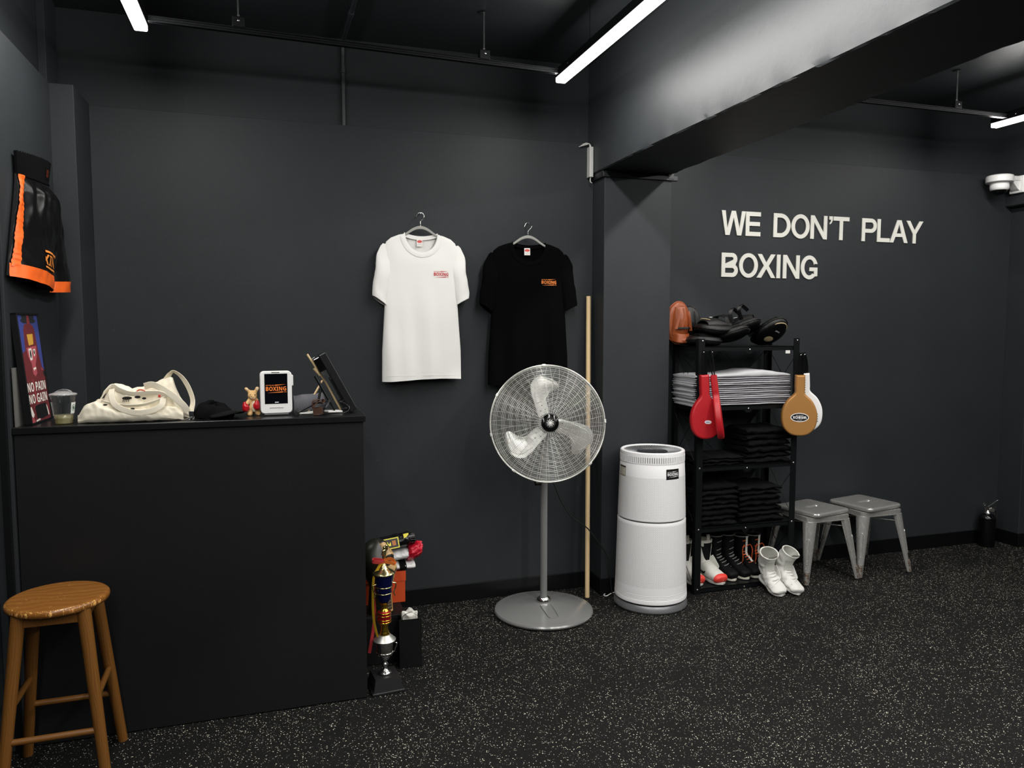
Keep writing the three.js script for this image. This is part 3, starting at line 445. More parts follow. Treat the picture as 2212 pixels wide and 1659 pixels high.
// ---------------------------------------------------------------- things at the far end of the counter
{
  const t = thing('rolled_fleece', 'rolled grey fleece cloth on the counter behind the terminal', 'cloth', [0.13, 1.1515, -3.135], 0.12);
  part('roll', loft((v) => { const x = lerp(-0.06, 0.068, v), y = 0.047 + 0.012 * smooth(0, 0.6, v), e = 0.3 + 0.7 * Math.pow(Math.sin(PI * clamp(0.5 * v + 0.3, 0.02, 0.98)), 0.6), r = 0.035 * (v > 0.9 ? Math.sqrt(1 - Math.pow((v - 0.9) / 0.101, 2)) * 0.85 + 0.15 : 1); return { c: [x, r * 0.98 + (v * 0.012), 0], u: [0, 1, 0], w: [0, 0, 1], a: r, b: r * 0.95, d: (q, th) => { const f = 0.004 * noise3.noise(q[0] * 24, th * 1.3, 3); return [q[0], Math.max(0.0003, q[1] + f), q[2] + f]; } }; }, 40, 28), MAT.greyFleece, t);
  part('loose_edge', ribbon([[0.075, 0.052, 0.01], [0.075, 0.035, 0.02], [0.06, 0.016, 0.026]], [0.2, 0, -1], 0.05, 0.006), MAT.greyFleece, t);
}
{ // big tilted display seen edge-on
  const t = thing('tilted_display', 'large black display seen edge-on, leaning back at the counter end', 'display', [0.32, 1.1645, -3.08]);
  const tilt = 0.487;
  const q = (g) => { g.rotateZ(tilt); return g; };
  part('casing', q(span(-0.03, 0.0, 0.002, 0.262, -0.10, 0.0, 0.003)), MAT.blackPlastic, t);
  part('rear_housing', q(span(-0.058, -0.029, 0.2, 0.258, -0.1, -0.004, 0.004)), MAT.blackGloss, t);
  part('mount_plate', q(span(-0.038, -0.0295, 0.06, 0.16, -0.08, -0.01, 0.002)), MAT.blackMetal, t);
  part('foot_bracket', [q(span(-0.05, -0.0295, 0.03, 0.06, -0.08, -0.01, 0.002)), span(-0.06, -0.02, -0.0135, -0.006, -0.09, -0.005, 0.001)], MAT.blackMetal, t);
}
{ // folding stand
  const t = thing('folding_stand', 'black folding metal stand spread across the counter before the grey cloth', 'stand', [0.08, 1.151, -3.05]);
  part('foot_bar', [rod([0.0, 0.008, 0], [0.075, 0.045, -0.01], 0.0042, 10), rod([0.075, 0.045, -0.01], [0.128, 0.052, -0.015], 0.0042, 10)], MAT.blackMetal, t);
  part('foot_roller', cyl(0.008, 0.008, 0.02, [0.0, 0.0085, 0], [PI / 2, 0, 0], 18), MAT.rubber, t);
  part('upright', [rod([0.084, 0.044, -0.02], [0.098, 0.105, -0.03], 0.005, 10), rod([0.128, 0.052, -0.02], [0.076, 0.152, -0.03], 0.0065, 10), rod([0.128, 0.052, -0.02], [0.15, 0.006, -0.03], 0.004, 8)], MAT.blackMetal, t);
  part('hinge', cyl(0.006, 0.006, 0.014, [0.098, 0.105, -0.03], [PI / 2, 0, 0], 14), MAT.steelDark, t); part('hinge', cyl(0.005, 0.005, 0.014, [0.128, 0.052, -0.015], [PI / 2, 0, 0], 14), MAT.steelDark, t);
}
{ // small wooden easel
  const t = thing('wooden_easel', 'small pale wooden easel holding papers behind the black display', 'easel', [0.13, 1.151, -3.15]);
  part('rail', [rod([0.0, 0.235, 0], [0.072, 0.118, 0.004], 0.0042, 8), rod([0.025, 0.178, 0.002], [0.05, 0.15, 0.004], 0.006, 8)], MAT.paleWood, t);
  part('strut', [rod([0.058, 0.128, 0], [0.02, 0.066, 0.02], 0.0042, 8), rod([0.02, 0.066, 0.02], [-0.002, 0.002, 0.03], 0.0042, 8)], MAT.paleWood, t);
  part('foot_rail', [rod([0.072, 0.118, 0.004], [0.13, 0.002, 0.004], 0.0042, 8)], MAT.paleWood, t);
  part('papers', [box(0.012, 0.075, 0.08, [0.046, 0.186, -0.02], [0, 0, 0.56])], MAT.paper, t);
}
{
  const t = thing('leather_strap', 'brown leather strap looped over the folding stand', 'strap', [0.16, 1.1505, -3.045]);
  const leather = std({ color: 0x4a2a16, roughness: 0.7, bumpMap: rep(MAT.stip, 20), bumpScale: 0.001 });
  part('loop', ribbon([[-0.02, 0.03, -0.012], [-0.014, 0.052, -0.004], [0.004, 0.06, 0], [0.02, 0.056, 0.0], [0.02, 0.05, 0.008], [0.0, 0.052, 0.01], [-0.016, 0.034, 0.014]], [0.2, 0, 1], 0.026, 0.0025), leather, t);
  part('block', box(0.036, 0.03, 0.022, [0.002, 0.0155, 0.004], [0, 0.15, 0.05], 0.003), leather, t);
}
{
  solo('paper_sheet', 'loose white papers lying under the folding stand', 'paper', [box(0.07, 0.003, 0.05, [0, 0, 0], [0, 0.2, 0.05]), box(0.06, 0.002, 0.045, [0.02, 0.004, -0.01], [0, -0.3, 0.08])], MAT.paper, [0.13, 1.1545, -3.1]);
  solo('paper_pad', 'white notepad corner poking out near the wooden easel', 'paper', box(0.06, 0.006, 0.04, [0, 0, 0], [0, 0.35, -0.04]), MAT.paper, [0.225, 1.159, -3.09]);
  solo('black_cable', 'thin black cable coiled on the counter under the display', 'cable', tube([[0.1, 1.153, -3.06], [0.16, 1.153, -3.03], [0.22, 1.1535, -3.03], [0.27, 1.158, -3.045], [0.285, 1.175, -3.06], [0.27, 1.19, -3.07], [0.25, 1.2, -3.08]], 0.0022, 60, 7), MAT.blackGloss);
}
// ---------------------------------------------------------------- wall lettering, each letter cut from sheet
function glyph(ch, w, h, s) {
  const S = (pts) => poly(pts), e = (cx, cy, rx, ry, a0, a1, n = 28) => Array.from({ length: n + 1 }, (_, i) => { const a = lerp(a0, a1, i / n) * PI / 180; return [cx + rx * Math.cos(a), cy + ry * Math.sin(a)]; });
  const hole = (sh, pts) => { sh.holes.push(new THREE.Path(pts.map(([x, y]) => new THREE.Vector2(x, y)))); return sh; };
  switch (ch) {
    case 'I': return S([[0, 0], [w, 0], [w, h], [0, h]]);
    case 'E': return S([[0, 0], [w, 0], [w, s], [s, s], [s, h / 2 - s * .45], [w * .95, h / 2 - s * .45], [w * .95, h / 2 + s * .5], [s, h / 2 + s * .5], [s, h - s], [w, h - s], [w, h], [0, h]]);
    case 'L': return S([[0, 0], [w, 0], [w, s], [s, s], [s, h], [0, h]]);
    case 'T': return S([[w / 2 - s / 2, 0], [w / 2 + s / 2, 0], [w / 2 + s / 2, h - s], [w, h - s], [w, h], [0, h], [0, h - s], [w / 2 - s / 2, h - s]]);
    case 'N': return S([[0, 0], [s, 0], [s, h * .72], [w - s * 1.05, 0], [w, 0], [w, h], [w - s, h], [w - s, h * .28], [s * 1.05, h], [0, h]]);
    case 'X': { const q = s * 1.22; return S([[0, 0], [q, 0], [w / 2, h * .38], [w - q, 0], [w, 0], [w / 2 + q * .56, h * .51], [w * .985, h], [w * .985 - q, h], [w / 2, h * .645], [q + w * .015, h], [w * .015, h], [w / 2 - q * .56, h * .51]]); }
    case 'Y': { const q = s * 1.2; return S([[w / 2 - s / 2, 0], [w / 2 + s / 2, 0], [w / 2 + s / 2, h * .42], [w, h], [w - q, h], [w / 2, h * .58], [q, h], [0, h], [w / 2 - s / 2, h * .42]]); }
    case 'W': { const q = s * 1.06; return S([[w * .17, 0], [w * .17 + q * 1.1, 0], [w / 2, h * .74], [w * .83 - q * 1.1, 0], [w * .83, 0], [w, h], [w - q, h], [w * .83 - q * .48, h * .28], [w / 2 + q * .52, h], [w / 2 - q * .52, h], [w * .17 + q * .48, h * .28], [q, h], [0, h]]); }
    case 'A': { const q = s * 1.1, g = S([[0, 0], [q, 0], [q + w * .115, h * .26], [w - q - w * .115, h * .26], [w - q, 0], [w, 0], [w / 2 + q * .62, h], [w / 2 - q * .62, h]]); return hole(g, [[w * .5, h * .83], [w * .5 + w * .14, h * .41], [w * .5 - w * .14, h * .41]]); }
    case 'O': return hole(S(e(w / 2, h / 2, w / 2, h / 2 * 1.03, 0, 360, 48)), e(w / 2, h / 2, w / 2 - s, h / 2 * 1.03 - s * .95, 0, 360, 48));
    case 'D': return hole(S([[0, 0], ...e(w * .4, h / 2, w * .6, h / 2, -90, 90), [0, h]]), [[s, s], ...e(w * .4, h / 2, w * .6 - s, h / 2 - s, -90, 90), [s, h - s]]);
    case 'P': return hole(S([[0, 0], [s, 0], [s, h * .38], ...e(w - h * .31, h * .69, h * .31, h * .31, -90, 90, 20), [0, h]]), [[s, h * .38 + s * .95], ...e(w - h * .31, h * .69, h * .31 - s, h * .31 - s * .95, -90, 90, 20), [s, h - s]]);
    case 'B': { const g = S([[0, 0], ...e(w - h * .27, h * .27, h * .27, h * .27, -90, 58, 20), ...e(w - h * .29, h * .75, h * .25, h * .25, -40, 90, 16), [0, h]]); hole(g, [[s, s * .95], ...e(w - h * .27, h * .27, h * .27 - s, h * .27 - s * .95, -90, 90, 16), [s, h * .54 - s * .95]]); return hole(g, [[s, h * .54 + s * .02], ...e(w - h * .29, h * .76, h * .24 - s, h * .24 - s * .98, -90, 90, 16), [s, h - s * .98]]); }
    case 'G': return S([...e(w / 2, h / 2, w / 2, h / 2 * 1.03, 27, 312, 44), [w * .985, h * .13], [w * .985, h * .5], [w * .52, h * .5], [w * .52, h * .5 - s * .9], [w * .985 - s * .95, h * .5 - s * .9], [w * .985 - s * .95, h * .2], ...e(w / 2, h / 2, w / 2 - s, h / 2 * 1.03 - s * .95, 312, 20, 40), [w * .8, h * .66], [w * .985, h * .66]]);
    case "'": return S([[0, h * .86], [0, h], [w, h], [w, h * .84], [w * .7, h * .72], [w * .18, h * .66], [w * .15, h * .72], [w * .52, h * .78], [w * .5, h * .86]]);
  }
}
{
  MAT.letter = std({ color: 0xe2e1d8, roughness: 0.5 });
  const rows = [['slogan_line', 'white letters WE DON\'T PLAY mounted on the dark wall', 2.034, 2.176, [['W', 2.536, 2.7], ['E', 2.703, 2.805], ['D', 2.898, 3.018], ['O', 3.026, 3.157], ['N', 3.166, 3.287], ["'", 3.303, 3.327], ['T', 3.335, 3.453], ['P', 3.553, 3.667], ['L', 3.673, 3.772], ['A', 3.774, 3.916], ['Y', 3.902, 4.038]]],
    ['slogan_line', 'white letters BOXING mounted under the longer row of letters', 1.788, 1.929, [['B', 2.542, 2.654], ['O', 2.663, 2.793], ['X', 2.788, 2.918], ['I', 2.925, 2.957], ['N', 2.973, 3.092], ['G', 3.103, 3.226]]]];
  for (const [name, label, y0, y1, ls] of rows) {
    const t = thing(name, label, 'lettering', [2.536, y0 + 0.003, Z_PANEL + 0.0006]); t.rotation.z = -0.0035;
    for (const [c, a, b] of ls) part('letter', at(ext(glyph(c, c === 'I' ? 0.0245 : b - a, y1 - y0, 0.0242), 0.005, 0.0006, 6), [a - 2.536 + (c === 'I' ? 0.003 : 0), 0, 0.0006]), MAT.letter, t);
  }
}
// ---------------------------------------------------------------- conduit, cable duct, camera, extinguisher
{
  const t = thing('conduit_pipe', 'thin painted conduit rising from the wall ledge and crossing the ceiling', 'pipe', [0.365, 0, 0]);
  const pm = std({ color: 0x2b2f32, roughness: 0.45 });
  part('pipe', tube([[0, LEDGE + 0.002, Z_UP + 0.012], [0, 2.7, Z_UP + 0.012], [0, 2.86, Z_UP + 0.012], [0.001, 2.902, Z_UP + 0.03], [0.003, 2.914, Z_UP + 0.09], [0.01, 2.915, -3.5], [0.018, 2.915, -3.1], [0.06, 2.915, -1.5], [0.08, 2.915, 0]], 0.0105, 90, 12), pm, t);
  part('coupling', cyl(0.0135, 0.0135, 0.03, [0, 2.775, Z_UP + 0.014], [0, 0, 0], 16), pm, t); part('coupling', cyl(0.0135, 0.0135, 0.04, [0.008, 2.914, -3.6], [PI / 2, 0, 0], 16), pm, t);
}
{
  const t = thing('cable_duct', 'short pale cable duct with loose wires at the column head', 'cable duct', [1.687, 0, -3.9]);
  const dm = std({ color: 0xb9bab6, roughness: 0.5 });
  part('duct', [span(-0.011, 0.011, 2.315, 2.478, -0.028, 0.012, 0.002), span(-0.002, 0.002, 2.318, 2.476, 0.012, 0.015)], dm, t);
  for (let k = 0; k < 3; k++) part('wire', tube([[0.002 - 0.004 * k, 2.475, -0.002], [-0.002 - 0.003 * k, 2.49 + 0.003 * k, -0.002], [-0.022, 2.499 - 0.004 * k, -0.006], [-0.045 - 0.01 * k, 2.492 - 0.007 * k, -0.012]], 0.0022, 20, 6), dm, t);
  part('wire_end', tube([[0, 2.316, 0], [-0.004, 2.3, 0.004], [-0.003, 2.288, 0.006], [0.006, 2.284, 0.004]], 0.003, 14, 6), dm, t);
}
{
  const t = thing('security_camera', 'white dome security camera on a bracket fixed to the beam', 'camera', [4.545, 0, -3.835]);
  part('bracket', [span(0.165, 0.189, 2.375, 2.487, -0.05, 0.05, 0.006), box(0.13, 0.03, 0.07, [0.11, 2.466, 0], [0, 0, 0], 0.006), at(ext(poly([[0.18, 2.38], [0.18, 2.455], [0.09, 2.455], [0.15, 2.4]]), 0.05, 0.002), [0, 0, -0.025])], MAT.plastic, t);
  part('cap', at(lathe([[0, 2.483], [0.064, 2.483], [0.077, 2.478], [0.081, 2.468], [0.081, 2.44], [0.078, 2.434], [0, 2.434]], 48), [0.02, 0, 0]), MAT.plastic, t);
  part('housing', at(lathe([[0, 2.436], [0.056, 2.436], [0.056, 2.4], [0.052, 2.388], [0.044, 2.384], [0, 2.384]], 40), [0.02, 0, 0]), MAT.plastic, t);
  part('dome', at(lathe([[0.044, 2.386], [0.041, 2.374], [0.031, 2.362], [0.016, 2.355], [0, 2.354]], 32), [0.02, 0, 0]), MAT.blackGloss, t);
}
{
  const t = thing('fire_extinguisher', 'small black fire extinguisher standing in the far corner', 'extinguisher', [4.625, 0, -3.855], -0.3);
  part('cylinder', lathe([[0, 0.001], [0.05, 0.001], [0.052, 0.006], [0.05, 0.018], [0.052, 0.022], [0.053, 0.03], [0.053, 0.185], [0.05, 0.202], [0.04, 0.216], [0.022, 0.224], [0, 0.225]], 36), MAT.blackGloss, t);
  part('collar', lathe([[0, 0.222], [0.022, 0.222], [0.024, 0.228], [0.018, 0.234], [0.014, 0.25], [0, 0.25]], 24), MAT.chrome, t);
  part('valve', [box(0.05, 0.022, 0.02, [0, 0.256, 0], [0, 0, 0.1], 0.004)], MAT.chrome, t);
  part('gauge', cyl(0.014, 0.014, 0.012, [0.022, 0.252, 0.014], [PI / 2, 0, 0.3], 18), MAT.chrome, t);
  part('handle', [box(0.085, 0.004, 0.016, [0.028, 0.292, 0], [0, 0, 0.62], 0.0015), box(0.07, 0.004, 0.016, [0.028, 0.268, 0], [0, 0, 0.05], 0.0015)], MAT.chrome, t);
  part('pin_ring', torus(0.012, 0.0012, [-0.026, 0.288, 0.004], [0.3, 0.4, 0]), MAT.chrome, t);
  part('hose', tube([[0.03, 0.25, -0.005], [0.055, 0.245, -0.005], [0.066, 0.22, -0.004], [0.064, 0.19, -0.002]], 0.006, 20, 8), MAT.rubber, t);
}
// ---------------------------------------------------------------- T-shirts on hangers
function makeShirt(name, label, pos, sx, sy, cloth, logoColor, seed, pale, dip = 0.1) {
  const t = thing(name, label, 'T-shirt', pos); t.scale.set(sx, sy, 1);
  const W = [[-0.752, 0.207], [-0.6, 0.205], [-0.4, 0.192], [-0.3, 0.186], [-0.2, 0.186], [-0.12, 0.193], [-0.075, 0.19], [-0.045, 0.178], [-0.025, 0.155], [-0.01, 0.118], [0.0, 0.084]], D = [[-0.752, 0.032], [-0.4, 0.034], [-0.15, 0.028], [-0.05, 0.017], [0, 0.013]], zc = 0.046, p = 3;
  const fold = (x, y, s) => { const k = smooth(-0.1, -0.7, y); return (0.0065 * Math.sin(x * 34 + seed + 1.2 * y) + 0.005 * Math.sin(x * 61 + 2.1 * seed + 3 * y)) * k * s + 0.004 * noise3.noise(x * 9, y * 5, seed) + 0.0015 * noise3.noise(x * 30, y * 18, seed + 3); };
  const neck = (x) => -dip * Math.sqrt(Math.max(0, 1 - Math.pow(x / 0.087, 2)));
  const frontZ = (x, y) => { const a = lin1(W, y), b = lin1(D, y); return zc + b * Math.pow(Math.max(0, 1 - Math.pow(Math.abs(x) / a, p)), 1 / p) + fold(x, y, 1); };
  const ys = [-0.752, -0.748, -0.735, -0.7, -0.65, -0.6, -0.55, -0.5, -0.45, -0.4, -0.35, -0.3, -0.26, -0.22, -0.19, -0.16, -0.14, -0.12, -0.105, -0.09, -0.075, -0.06, -0.045, -0.035, -0.025, -0.017, -0.01, -0.005, 0], nv = ys.length - 1, nu = 96;
  part('body', sheet((u, v) => {
    const yr = ys[Math.round(v * nv)], th = u * PI * 2, a = lin1(W, yr), b = lin1(D, yr), cs = Math.cos(th), sn = Math.sin(th), ex = 2 / p, x = a * Math.sign(cs) * Math.pow(Math.abs(cs), ex); let y = yr, z = zc + b * Math.sign(sn) * Math.pow(Math.abs(sn), ex);
    if (Math.abs(x) < 0.087 && sn > 0) { const n = neck(x); if (y > n) { y = n; z = Math.min(z, frontZ(x, y)); z = Math.max(z, zc + 0.004); } } else if (Math.abs(x) < 0.087) y = Math.min(y, -0.016 * (1 - Math.pow(x / 0.087, 2)));
    const f = sn > 0 ? fold(x, y, 1) : 0.4 * fold(x + 1, y, 1); z = Math.max(0.006, z + (sn > 0 ? f : -Math.abs(f)));
    return [x, y + (yr < -0.74 ? 0.006 * Math.sin(x * 11 + seed) : 0), z];
  }, nu, nv, true, [1.7, 1]), cloth, t);
  // neckband: rib that follows the neckline
  part('neckband', [sheet((u, v) => { const th = u * PI, en = smooth(0, 0.06, u) * smooth(1, 0.94, u), x = 0.0865 * Math.cos(th), y = -dip * Math.sin(th), L = Math.hypot(Math.cos(th) / 0.0865, Math.sin(th) / dip), k = lerp(0.023 * (0.35 + 0.65 * en), -0.003, v), X = x + k * Math.cos(th) / 0.0865 / L, Y = Math.min(0.001, y - k * Math.sin(th) / dip / L - (1 - en) * 0.004); return [X, Y, Math.max(zc + 0.008, frontZ(X, Math.min(Y, -0.004))) + 0.0022 + 0.0015 * Math.sin(v * PI)]; }, 60, 8), sheet((u, v) => { const x = lerp(-0.0875, 0.0875, u), k = 1 - Math.pow(x / 0.0875, 2); return [x, -0.016 * k + 0.004 - 0.02 * v, zc - 0.012 * Math.sqrt(k) + 0.0035]; }, 30, 3)], cloth, t);
  part('neck_label', box(0.03, 0.037, 0.001, [-0.006, -0.046, zc - 0.006], [0.02, 0, 0.03]), std({ map: canvasTex(64, 80, (c) => { c.fillStyle = '#ece9e4'; c.fillRect(0, 0, 64, 80); c.fillStyle = '#d65a58'; c.beginPath(); c.ellipse(32, 26, 28, 15, 0, 0, 7); c.fill(); c.fillStyle = '#c9c5c0'; c.fillRect(10, 50, 44, 4); c.fillRect(10, 60, 44, 4); }), roughness: 0.8 }), t);
  for (const s of [-1, 1]) {
    const cl = [[-0.335, 0.217], [-0.27, 0.209], [-0.2, 0.197], [-0.12, 0.182], [-0.07, 0.165], [-0.03, 0.14]], hw = [[-0.335, 0.034], [-0.2, 0.041], [-0.12, 0.044], [-0.07, 0.038], [-0.03, 0.02]];
    part('sleeve', sheet((u, v) => { const y = lerp(-0.062, -0.345, v), th = u * PI * 2, cs = Math.cos(th), sn = Math.sin(th), cx = lin1(cl, y), a = lin1(hw, y) * (1 + 0.05 * Math.sin(v * 9)), b = lerp(0.004, 0.028, smooth(0, 0.55, v)), ox = a * cs, tl = lerp(0.2, 0.62, smooth(0.4, 1, v)) + (s > 0 ? -0.12 : 0.1) * smooth(0.6, 1, v); const f = 0.004 * noise3.noise(u * 5, v * 5, seed + s * 7); return [s * (cx + ox) + f, y + ox * tl + (v > 0.9 ? 0.004 * sn : 0), zc + b * Math.sign(sn) * Math.pow(Math.abs(sn), 0.8) + f + 0.004]; }, 40, 22, true, [0.4, 0.5]), cloth, t);
  }
  // chest print, on the wearer's heart side
  const img = canvasTex(400, 180, (c) => { c.clearRect(0, 0, 400, 180); drawLogo(c, 8, 6, 384, logoColor); });
  const x0 = pale ? 0.056 : 0.054, x1 = x0 + 0.084, y1 = -0.188, y0 = y1 - 0.038;
  part('chest_print', sheet((u, v) => { const x = lerp(x0, x1, u), y = lerp(y0, y1, v); return [x, y, frontZ(x, y) + 0.0022]; }, 20, 10), std({ map: img, transparent: true, alphaTest: 0.35, roughness: 0.7 }), t, pale ? 'red logo print' : 'orange logo print');
  part('hem_seam', tube(Array.from({ length: 41 }, (_, i) => { const x = lerp(-0.19, 0.19, i / 40); return [x, -0.728, frontZ(x, -0.728) + 0.0005]; }), 0.0008, 60, 4), cloth, t);
  return t;
}
function makeHanger(label, pos, sx) {
  const t = thing('coat_hanger', label, 'hanger', pos), gm = std({ color: 0x9b9b95, roughness: 0.75 });
  const pts = [[-0.17, -0.062, 0], [-0.12, -0.03, 0], [-0.075, -0.004, 0], [-0.035, 0.022, 0], [0, 0.031, 0], [0.035, 0.022, 0], [0.075, -0.004, 0], [0.12, -0.03, 0], [0.17, -0.062, 0]].map(([x, y, z]) => [x * sx, y, z]);
  part('arms', ribbon(pts, [0, 1, 0], [0.008, 0.011, 0.017, 0.011, 0.008], 0.006, 60), gm, t);
  const hook = Array.from({ length: 19 }, (_, i) => { const a = lerp(-70, 175, i / 18) * PI / 180; return [0.001 + 0.0185 * Math.cos(a), 0.088 + 0.0185 * Math.sin(a), 0]; });
  part('hook', tube([[0, 0.034, 0], [0, 0.05, 0], [0.001, 0.062, 0], ...hook, [-0.021, 0.0855, 0]], 0.0017, 60, 8), MAT.chrome, t);
  part('nail', cyl(0.0022, 0.0022, 0.052, [0.002, 0.1035, -0.02], [PI / 2, 0, 0], 10), MAT.steel, t);
  return t;
}
{
  const whiteCotton = std({ color: 0xeeeeea, roughness: 0.92, bumpMap: rep(MAT.weave, 9), bumpScale: 0.00025 }), blackCotton = phys({ color: 0x040405, roughness: 0.95, specularIntensity: 0.12, bumpMap: rep(MAT.weave, 9), bumpScale: 0.00025 });
  makeShirt('tshirt', 'white T-shirt with a small red logo hanging on the wall', [0.737, 1.972, Z_PANEL + 0.002], 1, 1, whiteCotton, '#c8282c', 0.7, true);
  makeHanger('grey coat hanger holding the white T-shirt', [0.735, 1.972, Z_PANEL + 0.048], 1);
  makeShirt('tshirt', 'black T-shirt with a small orange logo hanging behind the fan', [1.322, 1.945, Z_PANEL + 0.002], 1.1, 1.02, blackCotton, '#ef8a3c', 3.9, false);
  makeHanger('grey coat hanger holding the black T-shirt', [1.318, 1.945, Z_PANEL + 0.048], 1.02);
}
// ---------------------------------------------------------------- boxing shorts on the left-hand wall
{
  const t = thing('boxing_shorts', 'shiny black boxing shorts with orange trim hanging on the wall', 'shorts', [X_L, 0, 0]);
  const satin = phys({ color: 0x070708, roughness: 0.28, specularIntensity: 0.8, sheen: 0.3, sheenRoughness: 0.4 }), orange = phys({ color: 0xe8621c, roughness: 0.42 }), rib = phys({ color: 0x060607, roughness: 0.9, specularIntensity: 0.15 });
  const zL = [[0, -3.115], [0.18, -3.12], [0.3, -3.105], [1, -2.975]], zR = [[0, -3.47], [0.18, -3.42], [0.3, -3.52], [0.6, -3.58], [1, -3.60]], yb = [[0, 1.671], [0.55, 1.634], [0.6, 1.632], [1, 1.645]], yt = [[0, 2.117], [1, 2.14]];
  const F = (s, tt, o = 0) => {
    const g = smooth(0.16, 0.3, tt), split = smooth(0.5, 0.9, tt), b1 = Math.sin(PI * clamp(s / 0.58, 0, 1)), b2 = Math.sin(PI * clamp((s - 0.6) / 0.4, 0, 1)), one = Math.sin(PI * s);
    let out = 0.014 + 0.02 * s + lerp(0.024 * Math.pow(one, 0.7), lerp(0.055 * Math.pow(one, 0.7), 0.045 * Math.pow(Math.max(b1, b2 * 0.8), 0.6) + 0.018 * one, split), g);
    const gather = g * (1 - smooth(0.3, 0.75, tt)); out += gather * 0.007 * Math.sin(s * 44 + 3 * tt) + g * 0.007 * noise3.noise(s * 6, tt * 5, 3) + g * 0.0035 * noise3.noise(s * 16, tt * 11, 9);
    return [out + o, lerp(lin1(yt, s), lin1(yb, s), tt), lerp(lin1(zL, tt), lin1(zR, tt), s)];
  };
  const patch = (s0, s1, t0, t1, o, nu, nv) => sheet((u, v) => F(lerp(s0, s1, u), lerp(t0, t1, v), o), nu, nv);
  part('body', [patch(0, 1, 0.17, 1, 0, 70, 60), sheet((u, v) => { const q = F(u, lerp(0.17, 1, v)); return [0.008, q[1], q[2]]; }, 12, 12), sheet((u, v) => { const q = F(0, lerp(0.17, 1, u)); return [lerp(0.008, q[0], v), q[1], q[2]]; }, 20, 2), sheet((u, v) => { const q = F(1, lerp(0.17, 1, u)); return [lerp(0.008, q[0], v), q[1], q[2]]; }, 20, 2)], satin, t);
  part('waistband', [sheet((u, v) => { const q = F(u, lerp(0, 0.19, v), 0.003); return [q[0] + 0.0014 * Math.sin(u * 330), q[1] + (v === 0 ? 0.002 * Math.sin(u * 150) : 0), q[2]]; }, 260, 10), sheet((u, v) => { const q = F(u, 0.19 * v); return [0.009, q[1], q[2]]; }, 12, 2), sheet((u, v) => { const q = F(0, 0.19 * u, 0.003); return [lerp(0.009, q[0], v), q[1], q[2]]; }, 6, 2), sheet((u, v) => { const q = F(1, 0.19 * u, 0.003); return [lerp(0.009, q[0], v), q[1], q[2]]; }, 6, 2)], rib, t);
  part('waist_emblem', patch(0.64, 0.86, 0.055, 0.15, 0.0046, 20, 6), phys({ specularIntensity: 0.15, map: canvasTex(128, 64, (c) => { c.fillStyle = '#060607'; c.fillRect(0, 0, 128, 64); c.fillStyle = '#6e2a18'; c.font = 'bold 58px sans-serif'; c.textAlign = 'center'; c.fillText('XX', 64, 54); }), roughness: 0.8 }), t);
  part('side_stripe', sheet((u, v) => { const q = F(lerp(0.005, 0.032 / (lin1(zL, lerp(0.18, 0.925, v)) - lin1(zR, lerp(0.18, 0.925, v))), u), lerp(0.18, 0.925, v), 0.004); return [q[0] + 0.0007 * Math.sin(v * 105) + 0.0022 * noise3.noise(v * 26, u, 2), q[1], q[2] + 0.003]; }, 6, 120), orange, t, 'orange side stripe');
  part('hem_band', [patch(0, 0.575, 0.9, 1.005, 0.004, 40, 6), patch(0.585, 1, 0.92, 1.005, 0.004, 30, 6)], orange, t, 'orange hem band');
  const img = canvasTex(320, 256, (c) => { c.clearRect(0, 0, 320, 256); c.fillStyle = '#e88a34'; c.fillRect(6, 20, 312, 26); c.fillRect(6, 212, 312, 22); c.font = 'bold 168px sans-serif'; c.save(); c.beginPath(); c.rect(0, 0, 316, 256); c.clip(); c.translate(-40, 192); c.scale(0.92, 1); c.fillText('XIN', 0, 0); c.restore(); });
  part('leg_print', sheet((u, v) => F(lerp(0.27, 0.575, u), lerp(0.885, 0.72, v), 0.0045), 20, 14), std({ map: img, transparent: true, alphaTest: 0.4, roughness: 0.6 }), t, 'orange lettering');
  part('hanging_pin', cyl(0.003, 0.003, 0.02, [0.012, 2.11, -3.28], [0, 0, PI / 2], 8), MAT.steel, t);
}
